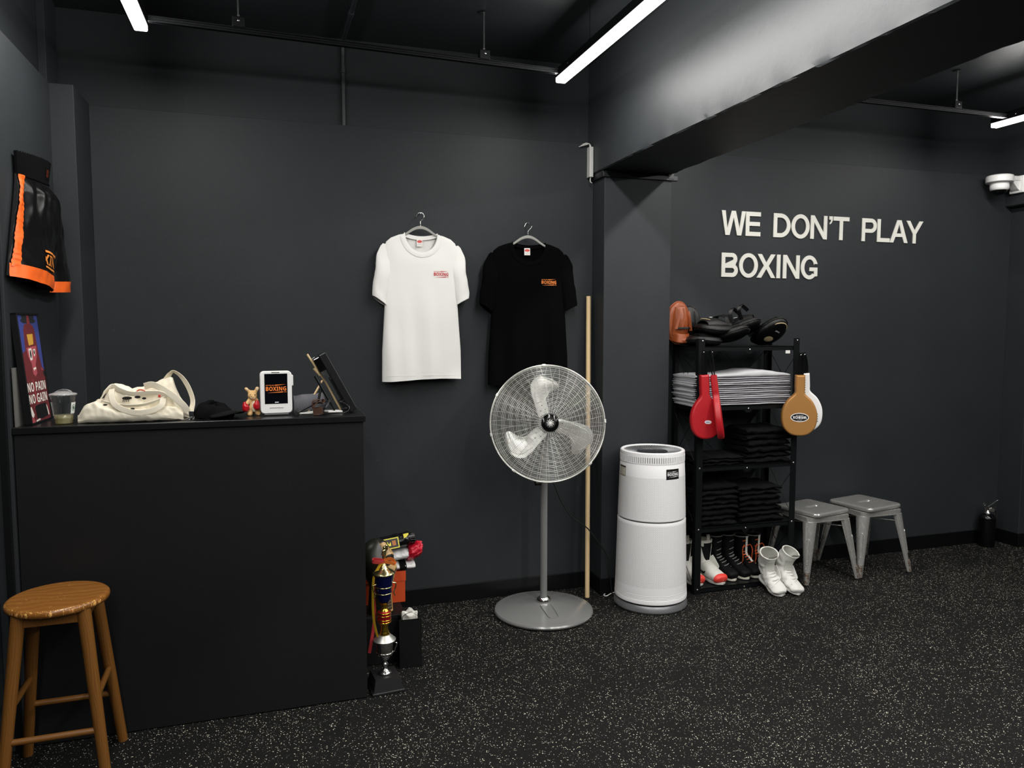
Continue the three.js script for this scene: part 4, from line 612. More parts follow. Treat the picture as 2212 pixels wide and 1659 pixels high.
// ---------------------------------------------------------------- pedestal fan
{
  const fanGrey = std({ color: 0x8e8f8e, roughness: 0.22, metalness: 0.4 }), wire = std({ color: 0xd2d2cc, roughness: 0.3, metalness: 0.9 }), alu = std({ color: 0xdcdcd8, roughness: 0.36, metalness: 0.6 });
  const t = thing('pedestal_fan', 'large silver pedestal fan with round wire guard and disc base', 'fan', [1.322, 0, -3.63]);
  part('base', latheCreased([[0, 0.004], [0.245, 0.004], [0.256, 0.008], [0.259, 0.016], [0.255, 0.024], [0.235, 0.031], [0.222, 0.031], [0.214, 0.034], [0.14, 0.044], [0.06, 0.056], [0.03, 0.062], [0, 0.062]], 96, 0.6), fanGrey, t);
  for (const a of [0.5, 1.8, 3.2, 4.6]) part('foot_pad', cyl(0.02, 0.02, 0.005, [0.2 * Math.cos(a), 0.0025, 0.2 * Math.sin(a)], [0, 0, 0], 16), MAT.rubber, t);
  part('base_rib', ribbon([[-0.035, 0.0585, 0.05], [-0.035, 0.0485, 0.12], [-0.028, 0.0405, 0.175], [0.012, 0.0405, 0.178], [0.02, 0.0485, 0.125], [0.022, 0.0585, 0.05]], [0, 0.1, 1], 0.006, 0.003, 50), fanGrey, t);
  part('collar', latheCreased([[0, 0.055], [0.034, 0.055], [0.037, 0.066], [0.034, 0.078], [0.026, 0.086], [0, 0.087]], 32), MAT.chrome, t);
  part('pole', cyl(0.0185, 0.0185, 0.83, [0, 0.495, 0], [0, 0, 0], 32), fanGrey, t);
  // head, tilted up a little and turned
  const hd = new THREE.Group(); hd.name = 'head'; hd.position.set(0.0, 0.995, 0.0); hd.rotation.order = 'YXZ'; hd.rotation.set(-0.17, -0.16, 0); t.add(hd);
  part('motor', [lathe([[0, -0.06], [0.05, -0.058], [0.068, -0.045], [0.072, -0.02], [0.072, 0.05], [0.06, 0.062], [0, 0.064]], 36).rotateX(PI / 2), cyl(0.024, 0.024, 0.1, [0, -0.05, -0.01], [0, 0, 0], 20)], MAT.blackPlastic, hd);
  const R = 0.293, zr = 0.105;
  const fz = (r) => zr + 0.055 * (1 - Math.pow(r / R, 2.6)), bz = (r) => zr - 0.002 - 0.075 * (1 - Math.pow(r / R, 3));
  const spoke = (f, a, r0, r1, w, tw) => tube(Array.from({ length: 8 }, (_, i) => { const r = lerp(r0, r1, i / 7), q = a + tw * (i / 7); return [r * Math.cos(q), r * Math.sin(q), f(r)]; }), w, 14, 4);
  const front = part('front_guard', [torus(R, 0.0042, [0, 0, zr], [0, 0, 0], 128, 10), ...Array.from({ length: 36 }, (_, k) => spoke((r) => fz(r) - 0.0012, k / 36 * PI * 2, 0.044, R, 0.0010, 0.12))], wire, hd);
  for (let k = 0; k < 37; k++) { const r = lerp(0.052, R - 0.006, k / 36); part('guard_ring', torus(r, 0.00105, [0, 0, fz(r)], [0, 0, 0], 110, 4), wire, front); }
  const back = part('rear_guard', [torus(R - 0.002, 0.004, [0, 0, zr - 0.008], [0, 0, 0], 128, 8), ...Array.from({ length: 36 }, (_, k) => spoke((r) => bz(r), k / 36 * PI * 2 + 0.09, 0.07, R - 0.002, 0.0010, -0.1))], wire, hd);
  for (let k = 0; k < 24; k++) { const r = lerp(0.08, R - 0.008, k / 23); part('guard_ring', torus(r, 0.00105, [0, 0, bz(r)], [0, 0, 0], 96, 4), wire, back); }
  for (const a of [0.02, 1.62, 2.62, 3.32, 4.05, 5.5]) part('clip', box(0.02, 0.012, 0.02, [(R + 0.001) * Math.cos(a), (R + 0.001) * Math.sin(a), zr - 0.003], [0, 0, a + PI / 2], 0.003), wire, hd);
  for (const a0 of [1.83, 3.92, 6.02]) { // three broad paddles with a pressed border
    const P = (u, v, o = 0) => { const r = lerp(0.05, 0.245, u), lead = lin1([[0, 0.7], [0.18, 0.45], [0.35, 0.32], [0.6, 0.24], [0.8, 0.17], [0.9, 0.08], [0.96, 0.0], [1, -0.12]], u), trail = lin1([[0, -0.5], [0.18, -0.36], [0.33, -0.26], [0.48, -0.3], [0.6, -0.46], [0.7, -0.58], [0.78, -0.62], [0.86, -0.56], [0.93, -0.42], [1, -0.16]], u), a = a0 + lerp(trail, lead, v), w = (v - 0.5) * 2; return [r * Math.cos(a), r * Math.sin(a), zr - 0.012 + 0.026 * w * (0.5 + 0.5 * u) - 0.01 * w * w + o]; };
    const b = part('blade', [sheet((u, v) => P(u, v), 30, 18), sheet((u, v) => P(u, 1 - v, -0.0016), 30, 18)], alu, hd);
    part('pressed_rib', tube([[0.36, 0.16], [0.6, 0.14], [0.82, 0.2], [0.93, 0.5], [0.8, 0.82], [0.6, 0.83], [0.36, 0.82], [0.34, 0.5]].map(([u, v]) => P(u, v, 0.0012)), 0.0022, 60, 5, true), alu, b);
    for (const [u, v] of [[0.12, 0.3], [0.12, 0.7], [0.24, 0.5]]) part('rivet', ball(0.0042, P(u, v, 0.002), [1, 1, 0.6], 8), MAT.steel, b);
  }
  part('blade_hub', cyl(0.05, 0.05, 0.03, [0, 0, zr - 0.02], [PI / 2, 0, 0], 32), fanGrey, hd);
  const badge = canvasTex(256, 256, (c) => { c.fillStyle = '#070707'; c.fillRect(0, 0, 256, 256); c.strokeStyle = '#d8d8d4'; c.lineWidth = 15; for (let k = 0; k < 9; k++) { c.save(); c.translate(128, 128); c.rotate(k / 9 * PI * 2); c.beginPath(); c.arc(56, -10, 58, 2.75, 4.7); c.stroke(); c.restore(); } });
  part('badge', [at(lathe([[0, 0.006], [0.028, 0.0055], [0.042, 0.003], [0.0455, -0.004], [0.044, -0.008]], 48).rotateX(PI / 2), [0, 0, fz(0) - 0.004])], MAT.blackGloss, hd);
  part('emblem', at(new THREE.CircleGeometry(0.026, 40), [0, 0, fz(0) + 0.0036]), std({ map: badge, roughness: 0.3, metalness: 0.3 }), hd);
  part('height_knob', cyl(0.012, 0.014, 0.03, [-0.033, 0.69, 0], [0, 0, PI / 2], 16), MAT.blackPlastic, t); part('tilt_bracket', box(0.05, 0.06, 0.04, [0, 0.9, -0.01], [0, 0, 0], 0.008), MAT.blackPlastic, t);
  part('power_cord', tube([[0.01, 0.9, -0.04], [0.05, 0.72, -0.06], [0.085, 0.655, -0.07], [0.13, 0.56, -0.08], [0.19, 0.475, -0.09], [0.25, 0.43, -0.10], [0.30, 0.39, -0.11], [0.37, 0.3, -0.115], [0.42, 0.22, -0.12], [0.44, 0.1, -0.125], [0.45, 0.008, -0.12]], 0.0033, 80, 7), MAT.rubber, t);
}
{ // pale wooden stick leaning in the corner by the column
  const t = thing('wooden_stick', 'tall pale wooden stick leaning against the wall beside the column', 'stick', [0, 0, 0]);
  part('shaft', rod([1.628, 0.0005, -3.765], [1.682, 1.664, -3.905], 0.0128, 20), MAT.paleWood, t);
}
// ---------------------------------------------------------------- tall white air purifier
{
  const n = 64, white = std({ color: 0xe9e9ea, roughness: 0.38 });
  const holes = dataTex(n, (x, y) => { const f = (a, b) => Math.hypot(x - a, y - b); const d = Math.min(f(16, 16), f(48, 48), f(16 + 64, 16), f(48, 48 - 64)); const k = d < 8.5 ? 0 : d < 10.5 ? (d - 8.5) / 2 : 1; const v = lerp(128, 234, k); return [v, v, v + 1]; }, true);
  const t = thing('air_purifier', 'tall white two-part air purifier with perforated sides and grey base', 'air purifier', [1.925, 0, -3.592], -0.42);
  part('base', latheCreased([[0, 0.002], [0.19, 0.002], [0.197, 0.012], [0.195, 0.03], [0.188, 0.042], [0.14, 0.046], [0, 0.046]], 80, 0.6), std({ color: 0x87898b, roughness: 0.35, metalness: 0.6 }), t);
  const perf = (rep_) => std({ map: rep(holes, ...rep_), roughness: 0.42 });
  const lower = part('lower_body', latheCreased([[0.188, 0.05], [0.193, 0.054], [0.1935, 0.07], [0.1925, 0.075]], 80, 0.6), white, t);
  part('ribbed_skirt', [latheCreased([[0.1925, 0.075], [0.1912, 0.077], [0.1925, 0.08], [0.1912, 0.086], [0.1923, 0.088], [0.191, 0.094], [0.1922, 0.096], [0.1915, 0.1]], 80, 0.3), latheCreased([[0.1915, 0.1], [0.1905, 0.14]], 80)], white, lower);
  part('perforated_sleeve', latheCreased([[0.1908, 0.105], [0.182, 0.462]], 96), perf([118, 38]), t);
  part('middle_rim', [latheCreased([[0.182, 0.462], [0.1822, 0.474], [0.1805, 0.479], [0.172, 0.48]], 80, 0.6), latheCreased([[0.172, 0.488], [0.1798, 0.489], [0.1806, 0.493], [0.1803, 0.5]], 80, 0.6)], white, t);
  part('shadow_gap', latheCreased([[0.1725, 0.478], [0.1725, 0.492]], 64), std({ color: 0x6a6c6e, roughness: 0.4, metalness: 0.5 }), t);
  part('perforated_sleeve', latheCreased([[0.1803, 0.5], [0.1738, 0.716]], 96), perf([114, 24]), t);
  part('upper_band', latheCreased([[0.1738, 0.716], [0.1732, 0.72], [0.171, 0.778], [0.1702, 0.78], [0.1702, 0.786], [0.1709, 0.788], [0.1702, 0.792]], 80, 0.5), white, t);
  part('slot_ring', latheCreased([[0.167, 0.786], [0.1665, 0.83]], 80), std({ color: 0x8a8b8d, roughness: 0.5 }), t);
  const fins = []; for (let k = 0; k < 90; k++) { const a = k / 90 * PI * 2; fins.push(at(box(0.006, 0.036, 0.0075), [0.1685 * Math.cos(a), 0.806, 0.1685 * Math.sin(a)], [0, -a, 0])); }
  part('fins', fins, white, t).userData.kind = 'stuff';
  part('top_rim', latheCreased([[0.1702, 0.822], [0.1708, 0.832], [0.1695, 0.842], [0.164, 0.846], [0.152, 0.843], [0.15, 0.836]], 80, 0.6), white, t);
  part('outlet_bowl', lathe([[0.152, 0.84], [0.12, 0.828], [0.07, 0.822], [0, 0.822]], 64), std({ color: 0x77797b, roughness: 0.3, metalness: 0.7 }), t);
  const vanes = []; for (let k = 0; k < 60; k++) { const a = k / 60 * PI * 2; vanes.push(rod([0.078 * Math.cos(a), 0.828, 0.078 * Math.sin(a)], [0.149 * Math.cos(a + 0.35), 0.84, 0.149 * Math.sin(a + 0.35)], 0.0015, 4)); }
  part('outlet_vanes', vanes, std({ color: 0xa9abad, roughness: 0.35, metalness: 0.6 }), t).userData.kind = 'stuff';
  part('control_disc', lathe([[0.082, 0.824], [0.082, 0.832], [0.078, 0.835], [0, 0.836]], 48), std({ color: 0x3b3d40, roughness: 0.2, metalness: 0.4 }), t);
  // curved stickers; a: angle from +z towards +x in the purifier's own frame
  const curved = (a0, a1, y0, y1, tex, name, label) => part(name, sheet((u, v) => { const a = lerp(a0, a1, u), y = lerp(y0, y1, v), r = lerp(0.1733, 0.1708, clamp((y - 0.72) / 0.058, 0, 1)) + 0.0009; return [r * Math.sin(a), y, r * Math.cos(a)]; }, 12, 3), std({ map: tex, roughness: 0.4 }), t, label);
  curved(0.36, 0.83, 0.708, 0.762, canvasTex(300, 190, (c) => { c.fillStyle = '#0b0b0c'; c.fillRect(0, 0, 300, 190); drawLogo(c, 20, 40, 262, '#f2f2f2'); }), 'sticker', 'black sticker with white lettering');
  curved(-1.36, -0.98, 0.71, 0.765, canvasTex(96, 128, (c) => { c.fillStyle = '#8b8779'; c.fillRect(0, 0, 96, 128); c.fillStyle = '#1a1a1a'; c.fillRect(0, 0, 96, 16); c.fillStyle = '#cfcabb'; c.fillRect(6, 24, 84, 90); c.fillStyle = '#777'; for (let i = 0; i < 7; i++) c.fillRect(12, 32 + i * 12, 70 - (i % 3) * 14, 3); }), 'rating_label', 'beige rating label');
  part('power_cord', tube([[-0.1, 0.02, -0.15], [-0.2, 0.012, -0.09], [-0.235, 0.005, -0.055], [-0.25, 0.004, -0.07], [-0.235, 0.005, -0.1], [-0.19, 0.006, -0.13], [-0.1, 0.006, -0.17]], 0.0028, 50, 7), MAT.plastic, t);
}
// ---------------------------------------------------------------- two bare steel stools
{
  const n = 256, mo = tileNoise(n, [[6, 1], [20, 0.7], [90, 0.4]], 61), rough = dataTex(n, (x, y) => { const v = 120 + 110 * (mo[y * n + x] - 0.5); return [v, v, v]; });
  const rm = tileNoise(n, [[5, 1], [14, 0.8], [50, 0.5]], 71);
  const galv = std({ color: 0xbebeba, roughness: 0.5, metalness: 0.68, roughnessMap: rep(rough, 3) });
  const footTex = dataTex(n, (x, y) => { const k = smooth(0.55, 0.72, rm[y * n + x] + 0.12); return [lerp(140, 112, k), lerp(138, 92, k), lerp(134, 76, k)]; }, true);
  const rusty = std({ map: footTex, roughness: 0.6, metalness: 0.7 });
  const S = 0.152, H = 0.418;
  function makeStool(label, pos, turn) {
    const t = thing('metal_stool', label, 'stool', pos, turn, 'bare metal stools by the wall');
    const rr = 0.035, sh = (s, r) => { const q = new THREE.Shape(); q.moveTo(-s + r, -s); q.lineTo(s - r, -s); q.quadraticCurveTo(s, -s, s, -s + r); q.lineTo(s, s - r); q.quadraticCurveTo(s, s, s - r, s); q.lineTo(-s + r, s); q.quadraticCurveTo(-s, s, -s, s - r); q.lineTo(-s, -s + r); q.quadraticCurveTo(-s, -s, -s + r, -s); return q; };
    const top = sh(S - 0.012, rr - 0.01), slot = new THREE.Path(); slot.moveTo(-0.04, -0.02); slot.lineTo(0.04, -0.02); slot.absarc(0.04, 0, 0.02, -PI / 2, PI / 2); slot.lineTo(-0.04, 0.02); slot.absarc(-0.04, 0, 0.02, PI / 2, PI * 1.5); top.holes.push(slot);
    const seat = part('seat', [at(new THREE.ExtrudeGeometry(top, { depth: 0.002, bevelEnabled: true, bevelSize: 0.012, bevelThickness: 0.012, bevelSegments: 4, curveSegments: 8 }), [0, H - 0.014, 0], [-PI / 2, 0, 0.2]), at(new THREE.ExtrudeGeometry(sh(S - 0.001, rr), { depth: 0.022, bevelEnabled: false, curveSegments: 8 }), [0, H - 0.05, 0], [-PI / 2, 0, 0])], galv, t);
    part('seat_lip', at(ext(sh(S + 0.002, rr), 0.004, 0.0012, 8), [0, H - 0.056, 0], [-PI / 2, 0, 0]), galv, seat);
    part('slot_liner', at(new THREE.PlaneGeometry(0.09, 0.014), [0, H - 0.024, 0], [-PI / 2, 0, 0]), std({ color: 0xb9a888, roughness: 0.4, metalness: 0.6 }), seat);
    for (const [sx, sz] of [[1, 1], [-1, 1], [1, -1], [-1, -1]]) {
      const A = [sx * (S - 0.018), H - 0.054, sz * (S - 0.018)], B = [sx * 0.186, 0.012, sz * 0.18], ux = V(sx, 0, -sz).normalize(), out = V(sx, 0, sz).normalize();
      const ringAt = (k) => V(...A).lerp(V(...B), k);
      const leg = part('leg', sheet((u, v) => { const c = ringAt(v), w = lerp(0.042, 0.016, v), d = lerp(0.034, 0.013, v), a = (u - 0.5) * PI * 1.25; return [c.x + ux.x * w * Math.sin(a) * 0.95 + out.x * d * (Math.cos(a) - 0.5), c.y, c.z + ux.z * w * Math.sin(a) * 0.95 + out.z * d * (Math.cos(a) - 0.5)]; }, 18, 14), galv, t);
      const gp = (k, o) => { const c = ringAt(k), d = lerp(0.034, 0.013, k); return [c.x + out.x * (d * 0.5 + 0.0008) + ux.x * o, c.y, c.z + out.z * (d * 0.5 + 0.0008) + ux.z * o]; };
      part('pressed_groove', tube([gp(0.27, 0), gp(0.285, 0.0075), gp(0.32, 0.010), gp(0.5, 0.0085), gp(0.64, 0.0072), gp(0.665, 0.004), gp(0.675, 0), gp(0.665, -0.004), gp(0.64, -0.0072), gp(0.5, -0.0085), gp(0.32, -0.010), gp(0.285, -0.0075)], 0.0022, 70, 6, true), galv, leg);
      part('foot_sleeve', rod([B[0], 0.012, B[2]], ringAt(0.8).toArray(), 0.0132, 14, 0.0165), rusty, leg);
      part('foot', cyl(0.0125, 0.014, 0.012, [B[0], 0.0062, B[2]], [0, 0, 0], 14), MAT.rubber, leg);
    }
    for (const s of [-1, 1]) part('brace', rod([-0.13 * s, H - 0.1, -0.13], [0.13 * s, H - 0.1, 0.13], 0.004, 8), galv, t);
    part('brace_clip', box(0.03, 0.012, 0.02, [0, H - 0.1, 0], [0, 0, 0], 0.002), MAT.blackMetal, t);
    return t;
  }
  MAT.paleGlint = std({ color: 0xb9a888, roughness: 0.4, metalness: 0.6 });
  makeStool('bare metal stool standing nearer to the shoe rack', [3.075, 0, -3.722], 0.03);
  makeStool('bare metal stool standing nearer to the fire extinguisher', [3.472, 0, -3.732], 0.0);
}
// ---------------------------------------------------------------- black metal rack
const RACK = { x0: 2.232, x1: 2.848, zf: -3.62, zb: -3.893, y: [0.03, 0.372, 0.717, 1.055, 1.386] };
{
  const t = thing('metal_rack', 'black metal five-shelf rack with cross wires beside the column', 'rack', [0, 0, 0]);
  const rm = phys({ color: 0x101214, roughness: 0.4, metalness: 0.3, specularIntensity: 0.6 }), { x0, x1, zf, zb } = RACK, w = 0.038, th = 0.012;
  for (const [x, z, sx, sz] of [[x0, zf, 1, -1], [x1, zf, -1, -1], [x0, zb, 1, 1], [x1, zb, -1, 1]])
    part('post', [box(w, 1.43, 0.003, [x, 0.715, z]), box(0.003, 1.43, 0.026, [x - sx * w / 2, 0.715, z + sz * 0.013])], rm, t);
  RACK.y.forEach((y, i) => {
    const s = part('shelf', [span(x0 - 0.016, x1 + 0.016, y - 0.004, y, zb + 0.003, zf - 0.003), span(x0 + 0.02, x1 - 0.02, y - 0.024, y - 0.001, zf - 0.006, zf - 0.003), span(x0 + 0.02, x1 - 0.02, y - 0.024, y - 0.001, zb + 0.003, zb + 0.006), span(x0 - 0.016, x0 - 0.013, y - 0.024, y - 0.001, zb, zf), span(x1 + 0.013, x1 + 0.016, y - 0.024, y - 0.001, zb, zf)], rm, t);
    if (i < 4) for (const x of [x0, x1]) part('bolt', ball(0.0062, [x, y - 0.004, zf + 0.003], [1, 1, 0.6], 10), MAT.steel, s);
    part('bolt', ball(0.0058, [(x0 + x1) / 2, y - 0.018, zf - 0.001], [1, 1, 0.6], 10), MAT.steel, s);
    part('bracket', at(ext(poly([[-0.03, -0.022], [0.03, -0.022], [0.012, -0.04], [-0.012, -0.04]]), 0.002), [(x0 + x1) / 2, y, zf - 0.006]), rm, s);
  });
  for (const x of [x0, x1]) part('bolt', ball(0.006, [x + 0.004, 1.417, zf + 0.003], [1, 1, 0.6], 10), MAT.steel, t);
  for (let i = 0; i < 4; i++) { // crossed wires on both ends and across the back
    const a = RACK.y[i], b = RACK.y[i + 1] - 0.024;
    for (const x of [x0 - 0.017, x1 + 0.017]) for (const s of [0, 1]) part('cross_wire', rod([x, a, s ? zb : zf], [x, b, s ? zf : zb], 0.0017, 6), rm, t);
    for (const s of [0, 1]) { part('cross_wire', rod([s ? x0 : (x0 + x1) / 2, a, zb - 0.004], [s ? (x0 + x1) / 2 : x0, b, zb - 0.004], 0.0015, 6), rm, t); part('cross_wire', rod([s ? x1 : (x0 + x1) / 2, a, zb - 0.004], [s ? (x0 + x1) / 2 : x1, b, zb - 0.004], 0.0015, 6), rm, t); }
  }
  part('price_tag', box(0.03, 0.018, 0.001, [x1 - 0.055, 1.353, zf - 0.004]), MAT.paper, t);
}
// ---------------------------------------------------------------- folded cloth
// a folded piece: rounded slab with a soft, wavering edge and the turn of the cloth at its front
function folded(w, d, h, seed, droop = 0.004, lines = 2) {
  const g = sheet((u, v) => { // v runs round the section (z,y), u along x
    const x = (u - 0.5) * w, th = v * PI * 2, cs = Math.cos(th), sn = Math.sin(th), ex = 0.32, z = d / 2 * Math.sign(cs) * Math.pow(Math.abs(cs), ex), y = h / 2 * Math.sign(sn) * Math.pow(Math.abs(sn), 0.75);
    const e = 1 - 0.02 * noise3.noise(u * 4, v * 3, seed), wv = 0.16 * h * noise3.noise(x * 9 + seed, z * 8, seed) , fr = cs > 0.55 ? 0.0035 * noise3.noise(x * 14, seed * 3, 1) + 0.0012 * Math.cos(y / h * PI * 2 * lines) : 0;
    return [x * e + 0.002 * noise3.noise(z * 20, y * 90, seed), y + h / 2 + wv - droop * Math.pow(Math.abs(u - 0.5) * 2, 6) * (sn > 0 ? 1 : 0.2), z + fr];
  }, 44, 30, false);
  const cap = (u0) => sheet((a, b) => { const th = a * PI * 2, cs = Math.cos(th), sn = Math.sin(th), z = d / 2 * Math.sign(cs) * Math.pow(Math.abs(cs), 0.32) * b, y = h / 2 * Math.sign(sn) * Math.pow(Math.abs(sn), 0.75) * b; return [(u0 - 0.5) * w * (1 + 0.008 * (1 - b)), y + h / 2 + 0.16 * h * noise3.noise((u0 - 0.5) * w * 9 + seed, z * 8, seed) - droop * (sn > 0 ? 1 : 0.2), z]; }, 30, 2);
  return join([g, cap(0), cap(1)]);
}
function rumple(g) { const p = g.attributes.position; for (let i = 0; i < p.count; i++) { const x = p.getX(i), y = p.getY(i), k = Math.exp(-Math.pow((x - 0.11) / 0.13, 2)) * smooth(0.004, 0.018, y); p.setY(i, y + 0.02 * k + 0.004 * noise3.noise(x * 16, p.getZ(i) * 18, 4) * smooth(0.006, 0.016, y)); } g.computeVertexNormals(); return g; }
{ // grey towels
  const n = 256, nz = tileNoise(n, [[64, 1], [128, 1]], 91), tb = dataTex(n, (x, y) => { const v = nz[y * n + x] * 255; return [v, v, v]; });
  const tones = [0xa9a9ae, 0xb4b4b8, 0x9c9ca2, 0xbcbcbf].map((c) => std({ color: c, roughness: 0.95, bumpMap: rep(tb, 6), bumpScale: 0.0008 }));
  const r = rng(12), N = 15, geos = [0, 1, 2, 3].map((k) => folded(0.62, 0.24, 0.0122, k * 7.3 + 2, 0.0015, 2)); let y = RACK.y[3] + 0.0005;
  const word = ['bottom', 'second', 'third', 'fourth', 'fifth', 'sixth', 'seventh', 'eighth', 'ninth', 'tenth', 'eleventh', 'twelfth', 'thirteenth', 'fourteenth', 'top'];
  for (let i = 0; i < N; i++) {
    const top = i === N - 1, m = solo('folded_towel', top ? 'grey folded towel on top of the towel stack, rumpled' : i === 0 ? 'grey folded towel at the bottom of the towel stack' : `grey folded towel, ${word[i]} from the bottom of the towel stack`, 'towel', top ? rumple(folded(0.62, 0.24, 0.02, 33, 0.004, 1)) : geos[(r() * 4) | 0].clone(), tones[(r() * 4) | 0], [(RACK.x0 + RACK.x1) / 2 - 0.025 + 0.016 * (r() - 0.5), y, -3.752 + 0.016 * (r() - 0.5)], 'grey towels on the rack');
    m.rotation.y = 0.03 * (r() - 0.5); y += 0.0112;
  }
}
{ // dark garments, folded and stacked
  const r = rng(23), tones = [0x060607, 0x08090a, 0x0a0b0c].map((c) => phys({ color: c, roughness: 0.9, specularIntensity: 0.25 }));
  const ord = ['bottom', 'second', 'third', 'fourth', 'fifth', 'sixth', 'seventh', 'eighth'];
  const stack = (n, x, y0, w, d, h, where, seed, lean = 0) => {
    let y = y0 + 0.0006; for (let i = 0; i < n; i++) {
      const hh = h * (0.8 + 0.5 * r()), ww = w * (0.92 + 0.1 * r()); const m = solo('folded_garment', `folded black garment, ${i === n - 1 ? 'topmost' : ord[i]} ${i && i < n - 1 ? 'from the bottom ' : ''}of the stack ${where}`, 'clothing', jitter(folded(ww, d, hh, seed + i * 3.7, 0.3 * hh, 1 + (i % 2)), 0.0075, 26, seed + i * 2.1), tones[(r() * 3) | 0], [x + 0.014 * (r() - 0.5) + lean * i, y, -3.752 + 0.012 * (r() - 0.5)], 'folded black garments on the rack');
      m.rotation.y = 0.1 * (r() - 0.5); y += hh * 0.97;
    }
    return y;
  };
  stack(3, 2.385, RACK.y[2], 0.27, 0.235, 0.02, 'behind the red paddles, middle shelf', 3);
  stack(6, 2.69, RACK.y[2], 0.3, 0.235, 0.031, 'beside it on the middle shelf', 31, 0.0);
  stack(8, 2.372, RACK.y[1], 0.25, 0.235, 0.032, 'above the white and red shoes', 57);
  stack(7, 2.66, RACK.y[1], 0.29, 0.235, 0.033, 'above the orange-laced shoes', 83, -0.003);
}
// ---------------------------------------------------------------- punch paddles on straps
function paddleShape(w, h, neckW, headH) {
  const pts = [[-neckW / 2, 0], [-neckW / 2 * 1.02, -(h - headH) * 0.5], [-neckW / 2 * 1.15, -(h - headH) * 0.85], [-w * 0.34, -(h - headH) - headH * 0.12], [-w * 0.47, -(h - headH) - headH * 0.34], [-w / 2, -(h - headH) - headH * 0.56], [-w * 0.44, -(h - headH) - headH * 0.8], [-w * 0.25, -(h - headH) - headH * 0.96], [0, -h]];
  const sp = new THREE.SplineCurve([...pts, ...pts.slice(0, -1).reverse().map(([x, y]) => [-x, y])].map(([x, y]) => new THREE.Vector2(x, y)));
  return new THREE.Shape(sp.getPoints(70));
}
function makePaddle(label, pos, rot, size, mat, strapLen, deco) {
  const t = thing('punch_paddle', label, 'paddle', pos); t.rotation.order = 'YXZ'; t.rotation.set(...rot); const [w, h, neckW, headH, th] = size;
  part('pad', at(new THREE.ExtrudeGeometry(paddleShape(w - 0.02, h - 0.01, neckW - 0.02, headH), { depth: th * 0.4, bevelEnabled: true, bevelSize: 0.01, bevelThickness: th * 0.3, bevelSegments: 5, curveSegments: 8 }), [0, 0, -th * 0.2]), mat, t);
  part('wrist_strap', ribbon([[-0.006, -0.012, 0.004], [-0.007, strapLen * 0.5, 0.008], [-0.002, strapLen, 0.006], [0.002, strapLen, -0.004], [0.012, strapLen * 0.5, -0.008], [0.01, -0.012, -0.004]], [[1, 0, 0.2], [1, 0, 0.5], [1, 0, 0.2]], [0.02, 0.016, 0.02], 0.0025, 40), MAT.blackCloth, t);
  part('rivet', ball(0.005, [0, strapLen - 0.004, 0.009], [1, 1, 0.6], 10), MAT.steel, t);
  if (deco) deco(t, th); return t;
}
